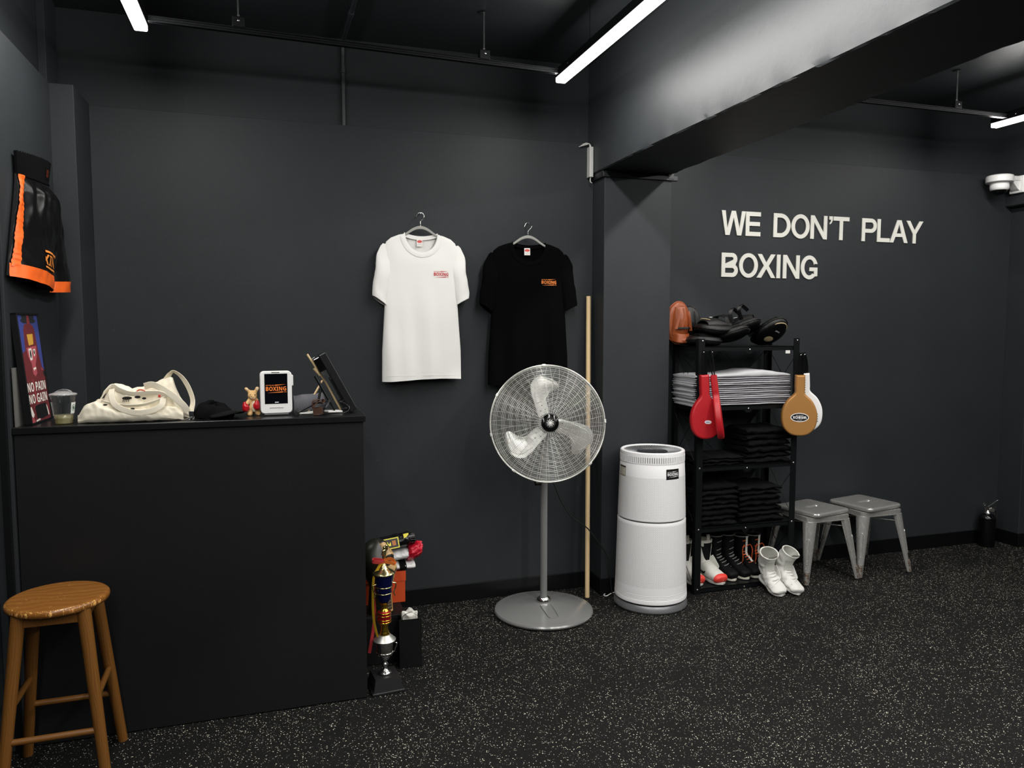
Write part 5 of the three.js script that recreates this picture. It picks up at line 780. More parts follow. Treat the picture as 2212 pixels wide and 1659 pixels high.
{
  const redV = std({ color: 0xa8121d, roughness: 0.4, bumpMap: rep(MAT.stip, 4), bumpScale: 0.0006 }), goldV = std({ color: 0xa5763f, roughness: 0.38, metalness: 0.25 }), whiteV = std({ color: 0xe4e4e4, roughness: 0.4 });
  const laces = (t, mat, pts) => { for (const [x, y] of pts) part('lace', box(0.012, 0.0035, 0.003, [x, y, 0.004], [0, 0, 0.5], 0.001), mat, t); };
  const lab = canvasTex(160, 80, (c) => { c.clearRect(0, 0, 160, 80); c.fillStyle = '#f0f0f0'; c.beginPath(); c.ellipse(80, 40, 76, 36, 0, 0, 7); c.fill(); c.fillStyle = '#2b3f9a'; for (let i = 0; i < 6; i++) c.fillRect(22 + i * 15, 32 + (i % 2) * 3, 11, 18); c.fillStyle = '#c22a30'; c.beginPath(); c.arc(134, 44, 9, 0, 7); c.fill(); });
  makePaddle('red punch paddle facing forward, hung on the rack post', [2.206, 1.228, RACK.zf + 0.07], [0, -0.22, 0.05], [0.168, 0.338, 0.05, 0.2, 0.04], redV, 0.135, (t, th) => {
    part('oval_label', at(new THREE.PlaneGeometry(0.04, 0.022), [0.008, -0.245, th * 0.5 + 0.0012], [0, 0, -0.1]), std({ map: lab, transparent: true, alphaTest: 0.5, roughness: 0.4 }), t, 'white oval label');
    for (let k = 0; k < 14; k++) { const a = PI * (0.72 + 0.5 * k / 13); part('lace', box(0.012, 0.004, 0.006, [0.081 * Math.cos(a), -0.235 + 0.094 * Math.sin(a), 0.004], [0, 0, a], 0.0015), redV, t); }
  });
  makePaddle('red punch paddle seen edge-on next to its twin', [2.252, 1.228, RACK.zf + 0.09], [0, 1.25, 0.06], [0.168, 0.338, 0.05, 0.2, 0.036], redV, 0.135, (t) => { t.rotation.set(0.0, 0.98, 0); t.rotateX(-0.14); });
  const web = canvasTex(256, 140, (c) => { c.clearRect(0, 0, 256, 140); c.fillStyle = '#f2f2f2'; c.beginPath(); c.ellipse(128, 70, 124, 66, 0, 0, 7); c.fill(); c.fillStyle = '#0b0b0b'; c.beginPath(); c.ellipse(128, 70, 115, 57, 0, 0, 7); c.fill(); c.save(); c.translate(128, 70); c.rotate(PI); c.fillStyle = '#f2f2f2'; c.textAlign = 'center'; c.font = 'bold 54px sans-serif'; c.fillText('WEBOX', 0, 19, 196); for (let i = 0; i < 9; i++) { c.fillRect(-48 + i * 11, 30, 8, 5); if (i < 6) c.fillRect(-32 + i * 11, -42, 8, 5); } c.restore(); });
  makePaddle('tan gold punch paddle with an upside-down oval badge', [2.818, 1.216, RACK.zf + 0.075], [0, -0.5, 0.0], [0.192, 0.335, 0.052, 0.21, 0.05], goldV, 0.125, (t, th) => {
    part('oval_badge', at(new THREE.PlaneGeometry(0.1, 0.053), [0.0, -0.228, th * 0.5 + 0.0012]), std({ map: web, transparent: true, alphaTest: 0.5, roughness: 0.35 }), t, 'black oval badge with white letters');
    for (let k = 0; k < 18; k++) { const y = -0.02 - k * 0.0135, x = lin1([[-0.335, 0.03], [-0.26, 0.1], [-0.21, 0.098], [-0.15, 0.07], [-0.12, 0.042], [-0.1, 0.03], [0, 0.0265]], y) - 0.004; part('lace', box(0.009, 0.004, 0.004, [x, y, 0.012], [0, 0, 0.35], 0.0012), MAT.blackCloth, t); }
  });
  makePaddle('white punch paddle hanging behind the tan gold one', [2.874, 1.222, RACK.zf + 0.045], [0, -0.42, 0.05], [0.18, 0.322, 0.05, 0.2, 0.028], whiteV, 0.12);
}
// ---------------------------------------------------------------- focus mitts on the top shelf
const mittM = { black: std({ color: 0x060607, roughness: 0.3, bumpMap: rep(MAT.stip, 6), bumpScale: 0.0005 }), brown: std({ color: 0x8a4420, roughness: 0.42 }), gold: std({ color: 0xb79455, roughness: 0.4, metalness: 0.25 }), pale: std({ color: 0xc9b68c, roughness: 0.5 }) };
function makeMitt(label, pos, rot, back, face, o = {}) { // pad in xy plane, its striking face towards +z, hand pocket behind
  const t = thing('focus_mitt', label, 'focus mitt', pos, 0, 'focus mitts on top of the rack'); t.rotation.order = 'YXZ'; t.rotation.set(...rot);
  const a = o.a || 0.1, b = o.b || 0.122, th = o.th || 0.045;
  part('pad', sheet((u, v) => { const an = u * PI * 2, ph = (v - 0.5) * PI, r = Math.pow(Math.max(0, Math.cos(ph)), 0.34), sq = 1 + 0.04 * Math.cos(2 * an); return [a * r * Math.cos(an) * sq, b * r * Math.sin(an) * sq, th / 2 * Math.sin(ph) - 0.025 * (1 - r * r) * 0 - 0.02 * Math.pow(r, 2) * Math.pow(Math.sin(an), 2) * 0.6]; }, 48, 20, true), face, t);
  part('piping', tube(Array.from({ length: 40 }, (_, i) => { const an = i / 40 * PI * 2, sq = 1 + 0.04 * Math.cos(2 * an); return [a * 1.005 * Math.cos(an) * sq, b * 1.005 * Math.sin(an) * sq, -0.012 * Math.pow(Math.sin(an), 2)]; }), 0.0042, 90, 6, true), back, t);
  part('hand_pocket', sheet((u, v) => { const an = lerp(-0.15, 1.15, u) * PI, y = lerp(-0.55, 0.72, v) * b, w = a * 0.7 * (1 - 0.3 * Math.pow(v, 2)), h = (0.034 + 0.016 * Math.sin(PI * v)) * (o.pocket || 1); return [w * Math.cos(an), y, -th * 0.3 - h * Math.max(-0.2, Math.sin(an)) + 0.002 * noise3.noise(u * 6, v * 6, a * 50)]; }, 28, 20), back, t);
  part('cuff', ribbon([[-a * 0.6, -b * 0.62, -th * 0.4], [-a * 0.4, -b * 0.7, -th * 0.4 - 0.045], [a * 0.4, -b * 0.7, -th * 0.4 - 0.045], [a * 0.6, -b * 0.62, -th * 0.4]], [0, 1, 0.15], 0.05, 0.005, 36), back, t);
  const N = o.stitch || 0; for (let i = 0; i < N; i++) { const an = i / N * PI * 2; part('stitch', box(0.007, 0.0022, 0.003, [a * 0.97 * Math.cos(an), b * 0.97 * Math.sin(an), th * 0.22 - 0.012 * Math.pow(Math.sin(an), 2)], [0, 0, an], 0.0008), back, t); }
  return t;
}
{
  const Y = RACK.y[4];
  // brown mitt upright by the column, with a black one close behind
  const bm = makeMitt('brown leather focus mitt standing upright beside the column', [2.2, Y + 0.131, -3.83], [0, PI + 0.1, 0.0], mittM.brown, mittM.brown, { a: 0.078, b: 0.124, th: 0.05, pocket: 1.1 });
  for (const [x, y, a] of [[0.004, 0.04, 0.25], [-0.03, 0.026, -0.25], [0.036, 0.036, 0.3]]) part('finger_flap', ribbon([[x, y + 0.04, -0.058], [x + 0.006 * a, y, -0.068], [x + 0.06 * a, y - 0.07, -0.064]], [0.6, 0, 1], 0.018, 0.003, 20), mittM.brown, bm);
  part('thumb_opening', tube([[0.02, -0.1, -0.05], [-0.01, -0.098, -0.075], [-0.04, -0.095, -0.055]], 0.016, 20, 14), mittM.brown, bm); part('closure', ribbon([[-0.07, -0.035, -0.03], [-0.02, -0.03, -0.078], [0.05, -0.03, -0.06]], [0, 1, 0], 0.012, 0.003, 24), mittM.black, bm);
  makeMitt('black focus mitt standing upright behind the brown one', [2.282, Y + 0.12, -3.866], [0, PI - 0.5, 0.1], mittM.black, mittM.black, { a: 0.075, b: 0.114, th: 0.06 });
  makeMitt('black stitched focus mitt lying flat at the bottom of the pair', [2.315, Y + 0.0285, -3.745], [PI / 2, 0.25, 0], mittM.black, mittM.black, { a: 0.1, b: 0.115, th: 0.056, stitch: 34, pocket: 0.6 }).rotation.set(PI / 2, 0, 0.9);
  const m2 = makeMitt('black focus mitt with white mark resting on another flat one', [2.375, Y + 0.098, -3.745], [PI / 2, 0, 0.9], mittM.black, mittM.black, { a: 0.094, b: 0.11, th: 0.056, stitch: 34, pocket: 0.95 }); m2.rotation.set(PI / 2 + 0.08, -0.1, 1.2);
  part('white_mark', box(0.02, 0.012, 0.002, [0.0, 0.02, -0.066], [0, 0, 0.4]), MAT.paper, m2, 'white printed mark'); part('gold_edge', tube([[-0.05, 0.05, -0.05], [-0.02, 0.062, -0.058], [0.03, 0.055, -0.055]], 0.002, 16, 6), mittM.pale, m2);
  const m3 = makeMitt('black focus mitt leaning low in the middle of the top shelf', [2.492, Y + 0.062, -3.738], [0, 0, 0], mittM.black, mittM.black, { a: 0.094, b: 0.112, th: 0.058, stitch: 34, pocket: 0.8 }); m3.rotation.set(PI / 2 - 0.35, 0.35, -0.42);
  const m4 = makeMitt('black focus mitt with a white stripe leaning on its neighbour', [2.575, Y + 0.098, -3.745], [0, 0, 0], mittM.black, mittM.black, { a: 0.092, b: 0.11, th: 0.056, stitch: 34, pocket: 1.15 }); m4.rotation.set(PI / 2 - 0.45, 0.3, -0.5);
  part('white_stripe', ribbon([[0.0, -0.03, -0.079], [0.02, -0.005, -0.078], [0.035, 0.02, -0.068]], [1, -0.5, 0], 0.009, 0.002, 16), MAT.paper, m4, 'white stripe');
  for (const s of [0, 1]) part('strap_loop', ribbon([[-0.1 + 0.02 * s, -0.03 + 0.05 * s, -0.03], [-0.125, -0.02 + 0.05 * s, -0.075], [-0.11, 0.0 + 0.05 * s, -0.1], [-0.07, 0.02 + 0.05 * s, -0.07]], [0.3, 1, 0], 0.022, 0.006, 24), mittM.black, m4);
  const m5 = makeMitt('black and gold focus mitt with printed rim at the shelf end', [2.752, Y + 0.076, -3.74], [0, 0, 0], mittM.black, mittM.black, { a: 0.09, b: 0.118, th: 0.062, pocket: 0.9 }); m5.rotation.set(PI / 2 - 0.72, 0.0, -0.42);
  part('gold_panel', ball(0.04, [0.004, -0.02, 0.0255], [1.15, 0.75, 0.17], 28), mittM.pale, m5, 'pale gold printed panel');
  part('gold_back', ribbon([[0.01, 0.06, -0.06], [0.03, 0.02, -0.072], [0.035, -0.03, -0.066]], [1, 0.1, 0], 0.03, 0.002, 20), mittM.pale, m5, 'pale gold panel on the back');
  part('gold_edge', tube(Array.from({ length: 9 }, (_, i) => { const an = lerp(0.5, 2.4, i / 8); return [0.078 * Math.cos(an), 0.103 * Math.sin(an), 0.0155]; }), 0.003, 30, 6), mittM.pale, m5);
  part('rim_print', at(new THREE.PlaneGeometry(0.05, 0.015), [0.0, 0.045, 0.0318], [-0.12, 0, 0]), std({ map: canvasTex(128, 40, (c) => { c.clearRect(0, 0, 128, 40); c.fillStyle = '#eee'; c.font = 'bold 34px sans-serif'; c.fillText('BFM-5', 6, 32); }), transparent: true, alphaTest: 0.4, roughness: 0.5 }), m5, 'white lettering');
}
// ---------------------------------------------------------------- high boxing boots
function makeBoot(label, pos, rot, o) { // toe towards +z, origin under the heel-arch
  const t = thing('boxing_boot', label, 'shoe', pos, 0, o.group); t.rotation.order = 'YXZ'; t.rotation.set(...rot);
  const H = o.h || 0.22, c = path([[0, 0.03, 0.135], [0, 0.034, 0.12], [0, 0.038, 0.085], [0, 0.044, 0.045], [0, 0.055, 0.008], [0, 0.075, -0.028], [0, 0.11, -0.045], [0, 0.16, -0.048], [0, H, -0.05 - (o.lean || 0)]]);
  const R = [[0, 0.0004, 0.0004], [0.012, 0.013, 0.010], [0.05, 0.026, 0.018], [0.16, 0.038, 0.026], [0.3, 0.038, 0.033], [0.44, 0.036, 0.046], [0.56, 0.033, 0.048], [0.68, 0.031, 0.041], [0.84, 0.036, 0.043], [1, 0.043, 0.049]];
  const tab = (k, v) => lin1(R.map((q) => [q[0], q[k]]), v);
  const ring = (v, grow = 0) => { const p = c.getPoint(v), tg = c.getTangent(v); return { c: p.toArray(), u: [1, 0, 0], w: [0, -tg.z, tg.y], a: tab(1, v) + grow, b: tab(2, v) + grow, p: 2.3, d: (q) => [q[0] + (o.crumple || 0.002) * noise3.noise(q[1] * 40, q[2] * 40, (o.seed || 1)), Math.max(0.0125, q[1] + (o.crumple || 0.002) * noise3.noise(q[1] * 30, q[0] * 40, (o.seed || 1) + 5)), q[2]] }; };
  part('upper', loft((v) => ring(v), 46, 32, false), o.upper, t);
  part('lining', loft((v) => ring(lerp(0.6, 0.995, v), -0.004), 12, 28, false), o.lining || o.upper, t);
  part('collar', tube(Array.from({ length: 24 }, (_, i) => { const r = ring(0.995), th = i / 24 * PI * 2; return [0, 1, 2].map((k) => r.c[k] + r.u[k] * r.a * Math.cos(th) + r.w[k] * r.b * Math.sin(th)); }), 0.0035, 60, 6, true), o.trim || o.upper, t);
  const sole = smoothShape([[0, 0.131], [0.025, 0.113], [0.0345, 0.07], [0.028, 0.02], [0.03, -0.045], [0.016, -0.083], [-0.016, -0.083], [-0.03, -0.045], [-0.028, 0.02], [-0.0345, 0.07], [-0.025, 0.113]]);
  part('sole', at(ext(sole, 0.009, 0.003, 6), [0, 0.0155, 0], [PI / 2, 0, 0]), o.sole, t);
  if (o.toe) part('toe_cap', loft((v) => ring(lerp(0.0, 0.17, v), 0.0018), 10, 32, false), o.toe, t, o.toeLabel);
  if (o.tongue) part('tongue', sheet((u, v) => { const r = ring(lerp(0.62, 0.98, v)), x = (u - 0.5) * 0.046; return [x, r.c[1] + r.w[1] * -r.b, r.c[2] + (r.b + 0.003 + 0.004 * v) - 0.2 * x * x * 20].map((q, k) => k === 1 ? r.c[1] + 0.016 * v : q); }, 8, 12), o.tongue, t);
  const lp = (v, s) => { const r = ring(v), q = s * 0.5; return [r.a * Math.sin(q), r.c[1] - r.w[1] * r.b * Math.cos(q), r.c[2] - r.w[2] * r.b * Math.cos(q)].map((k, i) => i === 1 ? k + 0.001 : i === 2 ? k + 0.003 : k); };
  if (o.lace) for (let k = 0; k < 8; k++) { const v = lerp(0.34, 0.94, k / 7), f = frontPt(ring, v); part('lace', tube([[-0.017, f[1] - 0.002, f[2] - 0.004], [-0.004, f[1] + 0.003, f[2] + 0.003], [0.017, f[1] + 0.006, f[2] - 0.004]], 0.0024, 12, 5), o.lace, t); }
  if (o.strap) part('centre_strap', ribbon([0.36, 0.5, 0.62, 0.76, 0.9, 1].map((v) => { const f = frontPt(ring, v); return [0.004, f[1] + 0.002, f[2] + 0.007]; }), [1, 0, 0], 0.014, 0.003, 30), o.strap, t, 'white tongue strap');
  if (o.bow) for (const s of [-1, 1]) part('lace_loop', tube([[0.0, 0.15, 0.0], [s * 0.02, 0.17, 0.014], [s * 0.034, 0.14, 0.02], [s * 0.03, 0.09, 0.02], [s * 0.036, 0.05, 0.016]], 0.0024, 20, 5), o.bow, t);
  if (o.panel) part('ankle_panel', sheet((u, v) => { const r = ring(lerp(0.7, 0.97, v), 0.0018), th = lerp(-0.75, 0.95, u) * (0.35 + 0.65 * v) + PI / 2; return [0, 1, 2].map((k) => r.c[k] + r.u[k] * r.a * Math.cos(th) + r.w[k] * r.b * Math.sin(th)); }, 12, 10), o.panel, t, 'black ankle panel');
  if (o.wrap) part('side_wrap', ribbon([[0.036, 0.12, -0.03], [0.042, 0.085, 0.0], [0.03, 0.068, 0.04], [0.0, 0.062, 0.068], [-0.03, 0.045, 0.085]], [0.3, 1, 0.5], 0.034, 0.004, 30), o.upper, t);
  if (o.side) part('side_mark', ribbon([[-0.0375, 0.06, 0.03], [-0.038, 0.048, 0.015], [-0.037, 0.058, -0.02]], [0, 1, 0.2], [0.004, 0.014, 0.004], 0.003, 16), o.side, t);
  if (o.tab) part('pull_tab', ribbon([[0, H - 0.006, -0.004], [0, H + 0.02, -0.002], [0, H + 0.036, -0.006]], [1, 0, 0], 0.018, 0.004, 12), o.tab, t);
  return t;
}
function frontPt(ring, v) { const r = ring(v), s = r.w[2] >= 0 ? 1 : -1; const a = [0, r.c[1] + r.w[1] * r.b, r.c[2] + r.w[2] * r.b], b = [0, r.c[1] - r.w[1] * r.b, r.c[2] - r.w[2] * r.b]; return a[1] + a[2] > b[1] + b[2] ? a : b; }
{
  const white = std({ color: 0xdcdcd4, roughness: 0.5 }), leatherW = std({ color: 0xd9d9d4, roughness: 0.42, bumpMap: rep(MAT.stip, 3), bumpScale: 0.0008 }), red = std({ color: 0xe04238, roughness: 0.5 }), blk = phys({ color: 0x0a0a0b, roughness: 0.7, specularIntensity: 0.4 }), offw = std({ color: 0xc9c8b8, roughness: 0.7 }), grey = std({ color: 0x8e8e8a, roughness: 0.8 }), or = std({ color: 0xe0622a, roughness: 0.7 }), lin = std({ color: 0xbdbdb6, roughness: 0.8 });
  const Y = RACK.y[0];
  const A = { upper: white, sole: lin, toe: red, toeLabel: 'red rubber toe', lining: offw, trim: offw, panel: blk, wrap: true, tab: offw, h: 0.225, seed: 3, side: MAT.blackGloss };
  makeBoot('white high boot with red toe, behind the rack post', [2.262, Y + 0.0005, -3.778], [0, 0.05, 0], { ...A, group: 'white and red boots' }).scale.set(1.14, 1, 1);
  makeBoot('white high boot with red toe, clear of the rack post', [2.386, Y + 0.0005, -3.758], [0, 0.12, 0], { ...A, group: 'white and red boots', seed: 8 }).scale.set(1.2, 1, 1);
  const B = { upper: blk, sole: offw, lining: blk, trim: grey, lace: grey, h: 0.235, seed: 12, side: grey, group: 'black boots with grey laces' };
  makeBoot('black high boot with grey laces next to the white boots', [2.484, Y + 0.0005, -3.79], [0, 0.16, 0], B);
  makeBoot('black high boot with grey laces next to the orange-laced pair', [2.569, Y + 0.0005, -3.79], [0, 0.2, 0], { ...B, seed: 15 });
  const C = { upper: blk, sole: offw, lining: blk, trim: grey, lace: or, bow: or, strap: white, h: 0.215, seed: 22, side: lin, group: 'black boots with orange laces' };
  makeBoot('black high boot with orange laces beside the grey-laced pair', [2.664, Y + 0.0005, -3.795], [0, 0.0, 0], C);
  makeBoot('black high boot with orange laces partly behind the white leather boots', [2.75, Y + 0.0005, -3.795], [0, 0.1, 0], { ...C, seed: 25 });
  const E = { upper: leatherW, sole: leatherW, lining: lin, trim: white, h: 0.235, lean: -0.03, seed: 31, crumple: 0.006, tongue: lin, lace: lin, wrap: true, group: 'white leather boots' };
  makeBoot('plain white leather boot on the floor, closer to the rack shoes', [2.668, 0.03, -3.565], [0.22, -0.12, 0.1], E).scale.set(1.15, 0.82, 1);
  makeBoot('plain white leather boot on the floor, closer to the metal stool', [2.752, 0.03, -3.555], [0.22, 0.02, -0.16], { ...E, seed: 37 }).scale.set(1.15, 0.82, 1);
}
// ---------------------------------------------------------------- trophy and the heap beside the counter
{
  const t = thing('trophy', 'tall silver, gold and blue trophy on a black plinth by the counter', 'trophy', [0.412, 0, -3.052], 0.1);
  const silver = std({ color: 0xc9c9c6, roughness: 0.16, metalness: 1 }), gold = std({ color: 0xd9b545, roughness: 0.18, metalness: 1 }), paleGold = std({ color: 0xd8cb92, roughness: 0.2, metalness: 1 }), blue = std({ color: 0x070b3a, roughness: 0.18, metalness: 0.3 }), ruby = std({ color: 0x9a1620, roughness: 0.2, metalness: 0.5 });
  const frustum = (a, b, y0, y1) => at(new THREE.CylinderGeometry(b * Math.SQRT2, a * Math.SQRT2, y1 - y0, 4, 1).toNonIndexed(), [0, (y0 + y1) / 2, 0], [0, PI / 4, 0]);
  const fr = frustum(0.061, 0.051, 0.012, 0.062); fr.computeVertexNormals();
  part('plinth', [box(0.136, 0.012, 0.136, [0, 0.0065, 0], [0, 0, 0], 0.003), fr], std({ color: 0x1b1b1c, roughness: 0.4 }), t);
  part('silver_stem', lathe([[0, 0.062], [0.028, 0.062], [0.029, 0.067], [0.025, 0.072], [0.014, 0.078], [0.009, 0.085], [0.008, 0.094], [0.014, 0.099], [0.014, 0.106], [0.008, 0.111], [0.009, 0.118], [0.018, 0.123], [0.019, 0.127], [0.02, 0.13]], 40), silver, t);
  part('silver_cup', [lathe([[0.02, 0.13], [0.029, 0.14], [0.033, 0.152], [0.0345, 0.175], [0.036, 0.196], [0.034, 0.198]], 40), torus(0.0335, 0.003, [0, 0.153, 0], [PI / 2, 0, 0]), ...Array.from({ length: 14 }, (_, k) => ball(0.004, [0.033 * Math.cos(k / 14 * 6.283), 0.149 + 0.003 * (k % 2), 0.033 * Math.sin(k / 14 * 6.283)], [1, 1.3, 1], 8))], silver, t);
  part('silver_handle', tube([[0.032, 0.195, 0.012], [0.046, 0.19, 0.02], [0.04, 0.17, 0.02], [0.036, 0.155, 0.018]], 0.0026, 20, 6), silver, t);
  part('silver_rim', lathe([[0.034, 0.198], [0.046, 0.2035], [0.0465, 0.207], [0.038, 0.212], [0.036, 0.217], [0.028, 0.221], [0.026, 0.226], [0.018, 0.23], [0, 0.23]], 48), std({ color: 0xc9c9c4, roughness: 0.4, metalness: 0.9 }), t);
  part('gold_stem', lathe([[0.021, 0.229], [0.022, 0.236], [0.018, 0.24], [0.019, 0.244], [0.016, 0.248], [0.016, 0.268], [0.022, 0.276], [0.022, 0.283]], 36), gold, t);
  part('ruby_drum', lathe([[0.026, 0.283], [0.027, 0.29], [0.0275, 0.31], [0.026, 0.325], [0.022, 0.33]], 36), ruby, t);
  for (const y of [0.283, 0.293, 0.31, 0.322]) part('gold_band', torus(0.0272, 0.0026, [0, y, 0], [PI / 2, 0, 0], 40, 8), gold, t);
  part('gold_neck', lathe([[0.022, 0.33], [0.014, 0.336], [0.011, 0.344], [0.016, 0.35], [0.012, 0.357], [0.019, 0.362], [0.02, 0.367]], 32), gold, t);
  part('blue_cup', lathe([[0.02, 0.366], [0.025, 0.375], [0.03, 0.4], [0.033, 0.43], [0.0365, 0.46], [0.0405, 0.482]], 40), blue, t);
  for (const y of [0.405, 0.432]) part('pale_band', torus(lin1([[0.4, 0.0305], [0.44, 0.0342]], y), 0.0022, [0, y, 0], [PI / 2, 0, 0], 40, 8), paleGold, t);
  for (const s of [-1, 1]) part('cup_handle', tube([[s * 0.034, 0.445, 0.006], [s * 0.048, 0.44, 0.008], [s * 0.046, 0.42, 0.008], [s * 0.038, 0.405, 0.01], [s * 0.044, 0.39, 0.012]], 0.0026, 24, 6), paleGold, t);
  part('lid', lathe([[0.0405, 0.482], [0.0465, 0.486], [0.0465, 0.49], [0.036, 0.497], [0.022, 0.505], [0.016, 0.512], [0.017, 0.516], [0.01, 0.52], [0.008, 0.53], [0, 0.532]], 48), paleGold, t);
  part('figurine', flesh([[0, 0.53, 0, 0.0045, 0.002, 0.552, 0, 0.005], [0.004, 0.528, 0.002, 0.0045, 0.003, 0.552, 0, 0.005], [0.002, 0.552, 0, 0.007, 0.004, 0.58, 0, 0.0085], [0.004, 0.582, 0, 0.006, 0.004, 0.594, 0.001, 0.0062], [0.001, 0.578, 0, 0.004, -0.006, 0.568, 0.006, 0.0036], [-0.006, 0.568, 0.006, 0.0036, -0.004, 0.582, 0.009, 0.0045], [0.008, 0.578, 0, 0.004, 0.014, 0.588, 0.004, 0.0036], [0.014, 0.588, 0.004, 0.0036, 0.012, 0.602, 0.006, 0.005]], 0.0016, 0.004), paleGold, t);
  const rib = std({ color: 0xc33a3c, roughness: 0.5 }), yel = std({ color: 0xd2a926, roughness: 0.5 });
  part('bow_loop', ribbon([[0, 0.54, 0.008], [-0.025, 0.55, 0.012], [-0.046, 0.552, 0.01], [-0.045, 0.543, 0.014], [-0.02, 0.538, 0.014], [0, 0.538, 0.01]], [0, 1, 0.4], 0.016, 0.0008, 40), rib, t, 'red ribbon loop');
  part('bow_loop', ribbon([[0, 0.54, 0.008], [0.02, 0.548, 0.014], [0.036, 0.54, 0.014], [0.044, 0.524, 0.012], [0.03, 0.53, 0.018], [0.0, 0.537, 0.012]], [0, 1, 0.4], 0.016, 0.0008, 40), std({ color: 0xd9742e, roughness: 0.5 }), t, 'orange ribbon loop');
  part('ribbon_tail', ribbon([[-0.004, 0.538, 0.004], [-0.024, 0.51, 0.002], [-0.042, 0.47, 0.0], [-0.046, 0.38, -0.004], [-0.044, 0.3, -0.004], [-0.036, 0.25, 0.0], [-0.03, 0.222, 0.002]], [0.6, 0, 1], 0.014, 0.0008, 50), yel, t, 'yellow ribbon tail');
  part('ribbon_tail', ribbon([[-0.002, 0.538, -0.004], [-0.02, 0.5, -0.02], [-0.034, 0.43, -0.03], [-0.034, 0.3, -0.03], [-0.044, 0.22, -0.028], [-0.058, 0.145, -0.03]], [1, 0, 0.4], 0.013, 0.0008, 50), rib, t, 'red ribbon tail');
}
{ // boxes
  const t = thing('black_box', 'plain black cardboard box under the orange one', 'box', [0.438, 0, -3.4]);
  const bm = phys({ color: 0x0b0b0c, roughness: 0.6, specularIntensity: 0.5 });
  part('carton', box(0.19, 0.2, 0.26, [0, 0.101, 0], [0, 0, 0], 0.002), bm, t); part('lid', box(0.196, 0.018, 0.266, [0, 0.211, 0], [0, 0, 0], 0.002), bm, t);
  const o = thing('orange_box', 'bright orange shoe box under the rolled shorts', 'box', [0.462, 0.2205, -3.47]);
  const om = std({ color: 0xc8481a, roughness: 0.55 });
  part('carton', box(0.194, 0.1, 0.115, [0, 0.0505, 0], [0, 0, 0], 0.002), om, o); part('lid', box(0.2, 0.046, 0.12, [0, 0.1235, 0], [0, 0, 0], 0.002), om, o);
}
{ // boxing glove standing on its cuff, black with gold camouflage
  const t = thing('boxing_glove', 'black boxing glove with gold camouflage standing behind the trophy', 'glove', [0.428, 0.2206, -3.322], -0.35);
  const n = 256, nz = tileNoise(n, [[4, 1], [8, 0.7], [16, 0.4]], 131), r = 0;
  const camo = dataTex(n, (x, y) => { const v = nz[y * n + x]; return v > 0.56 ? [24, 24, 20] : v < 0.4 ? [150, 122, 78] : [186, 152, 100]; }, true);
  const blk = std({ color: 0x15160f, roughness: 0.36 }), gm = std({ map: rep(camo, 1.2), roughness: 0.42 });
  part('fist', flesh([[-0.012, 0.25, 0.01, 0.07, -0.01, 0.285, 0.006, 0.052], [-0.01, 0.2, 0.0, 0.058, -0.012, 0.25, 0.006, 0.066], [0.0, 0.13, 0, 0.045, -0.006, 0.2, 0, 0.054], [-0.04, 0.235, 0.03, 0.045, -0.03, 0.27, 0.03, 0.04]], 0.006, 0.03), blk, t);
  part('thumb', flesh([[0.045, 0.16, 0.026, 0.026, 0.056, 0.215, 0.036, 0.026], [0.056, 0.215, 0.036, 0.026, 0.044, 0.27, 0.034, 0.024], [0.044, 0.27, 0.034, 0.024, 0.018, 0.315, 0.022, 0.019]], 0.005, 0.02), gm, t, 'gold camouflage thumb panel');
  { const g = t.children[1].geometry, p = g.attributes.position, uv = new Float32Array(p.count * 2); for (let i = 0; i < p.count; i++) { uv[2 * i] = (p.getX(i) + p.getZ(i)) * 4; uv[2 * i + 1] = p.getY(i) * 4; } g.setAttribute('uv', new THREE.BufferAttribute(uv, 2)); }
  part('cuff', loft((v) => ({ c: [0.004, lerp(0.002, 0.145, v), 0], u: [1, 0, 0], w: [0, 0, 1], a: lerp(0.056, 0.046, v), b: lerp(0.046, 0.042, v), p: 2.4 }), 14, 32, false), blk, t);
  part('cuff_patch', sheet((u, v) => { const a = lerp(0.1, 1.0, u), y = lerp(0.012, 0.12, v), q = lerp(0.0575, 0.05, v); return [0.004 + q * Math.cos(a), y, (q - 0.006) * Math.sin(a)]; }, 10, 8), std({ map: canvasTex(64, 128, (c) => { c.fillStyle = '#c39b5c'; c.fillRect(0, 0, 64, 128); c.fillStyle = '#2a2620'; c.fillRect(9, 10, 46, 108); c.fillStyle = '#6e5b3a'; for (let i = 0; i < 6; i++) c.fillRect(14, 20 + i * 16, 36, 6); }), roughness: 0.6 }), t, 'dark patch with gold border');
  part('wrist_fold', torus(0.047, 0.007, [0, 0.147, 0], [PI / 2, 0, 0], 40, 8), blk, t);
}
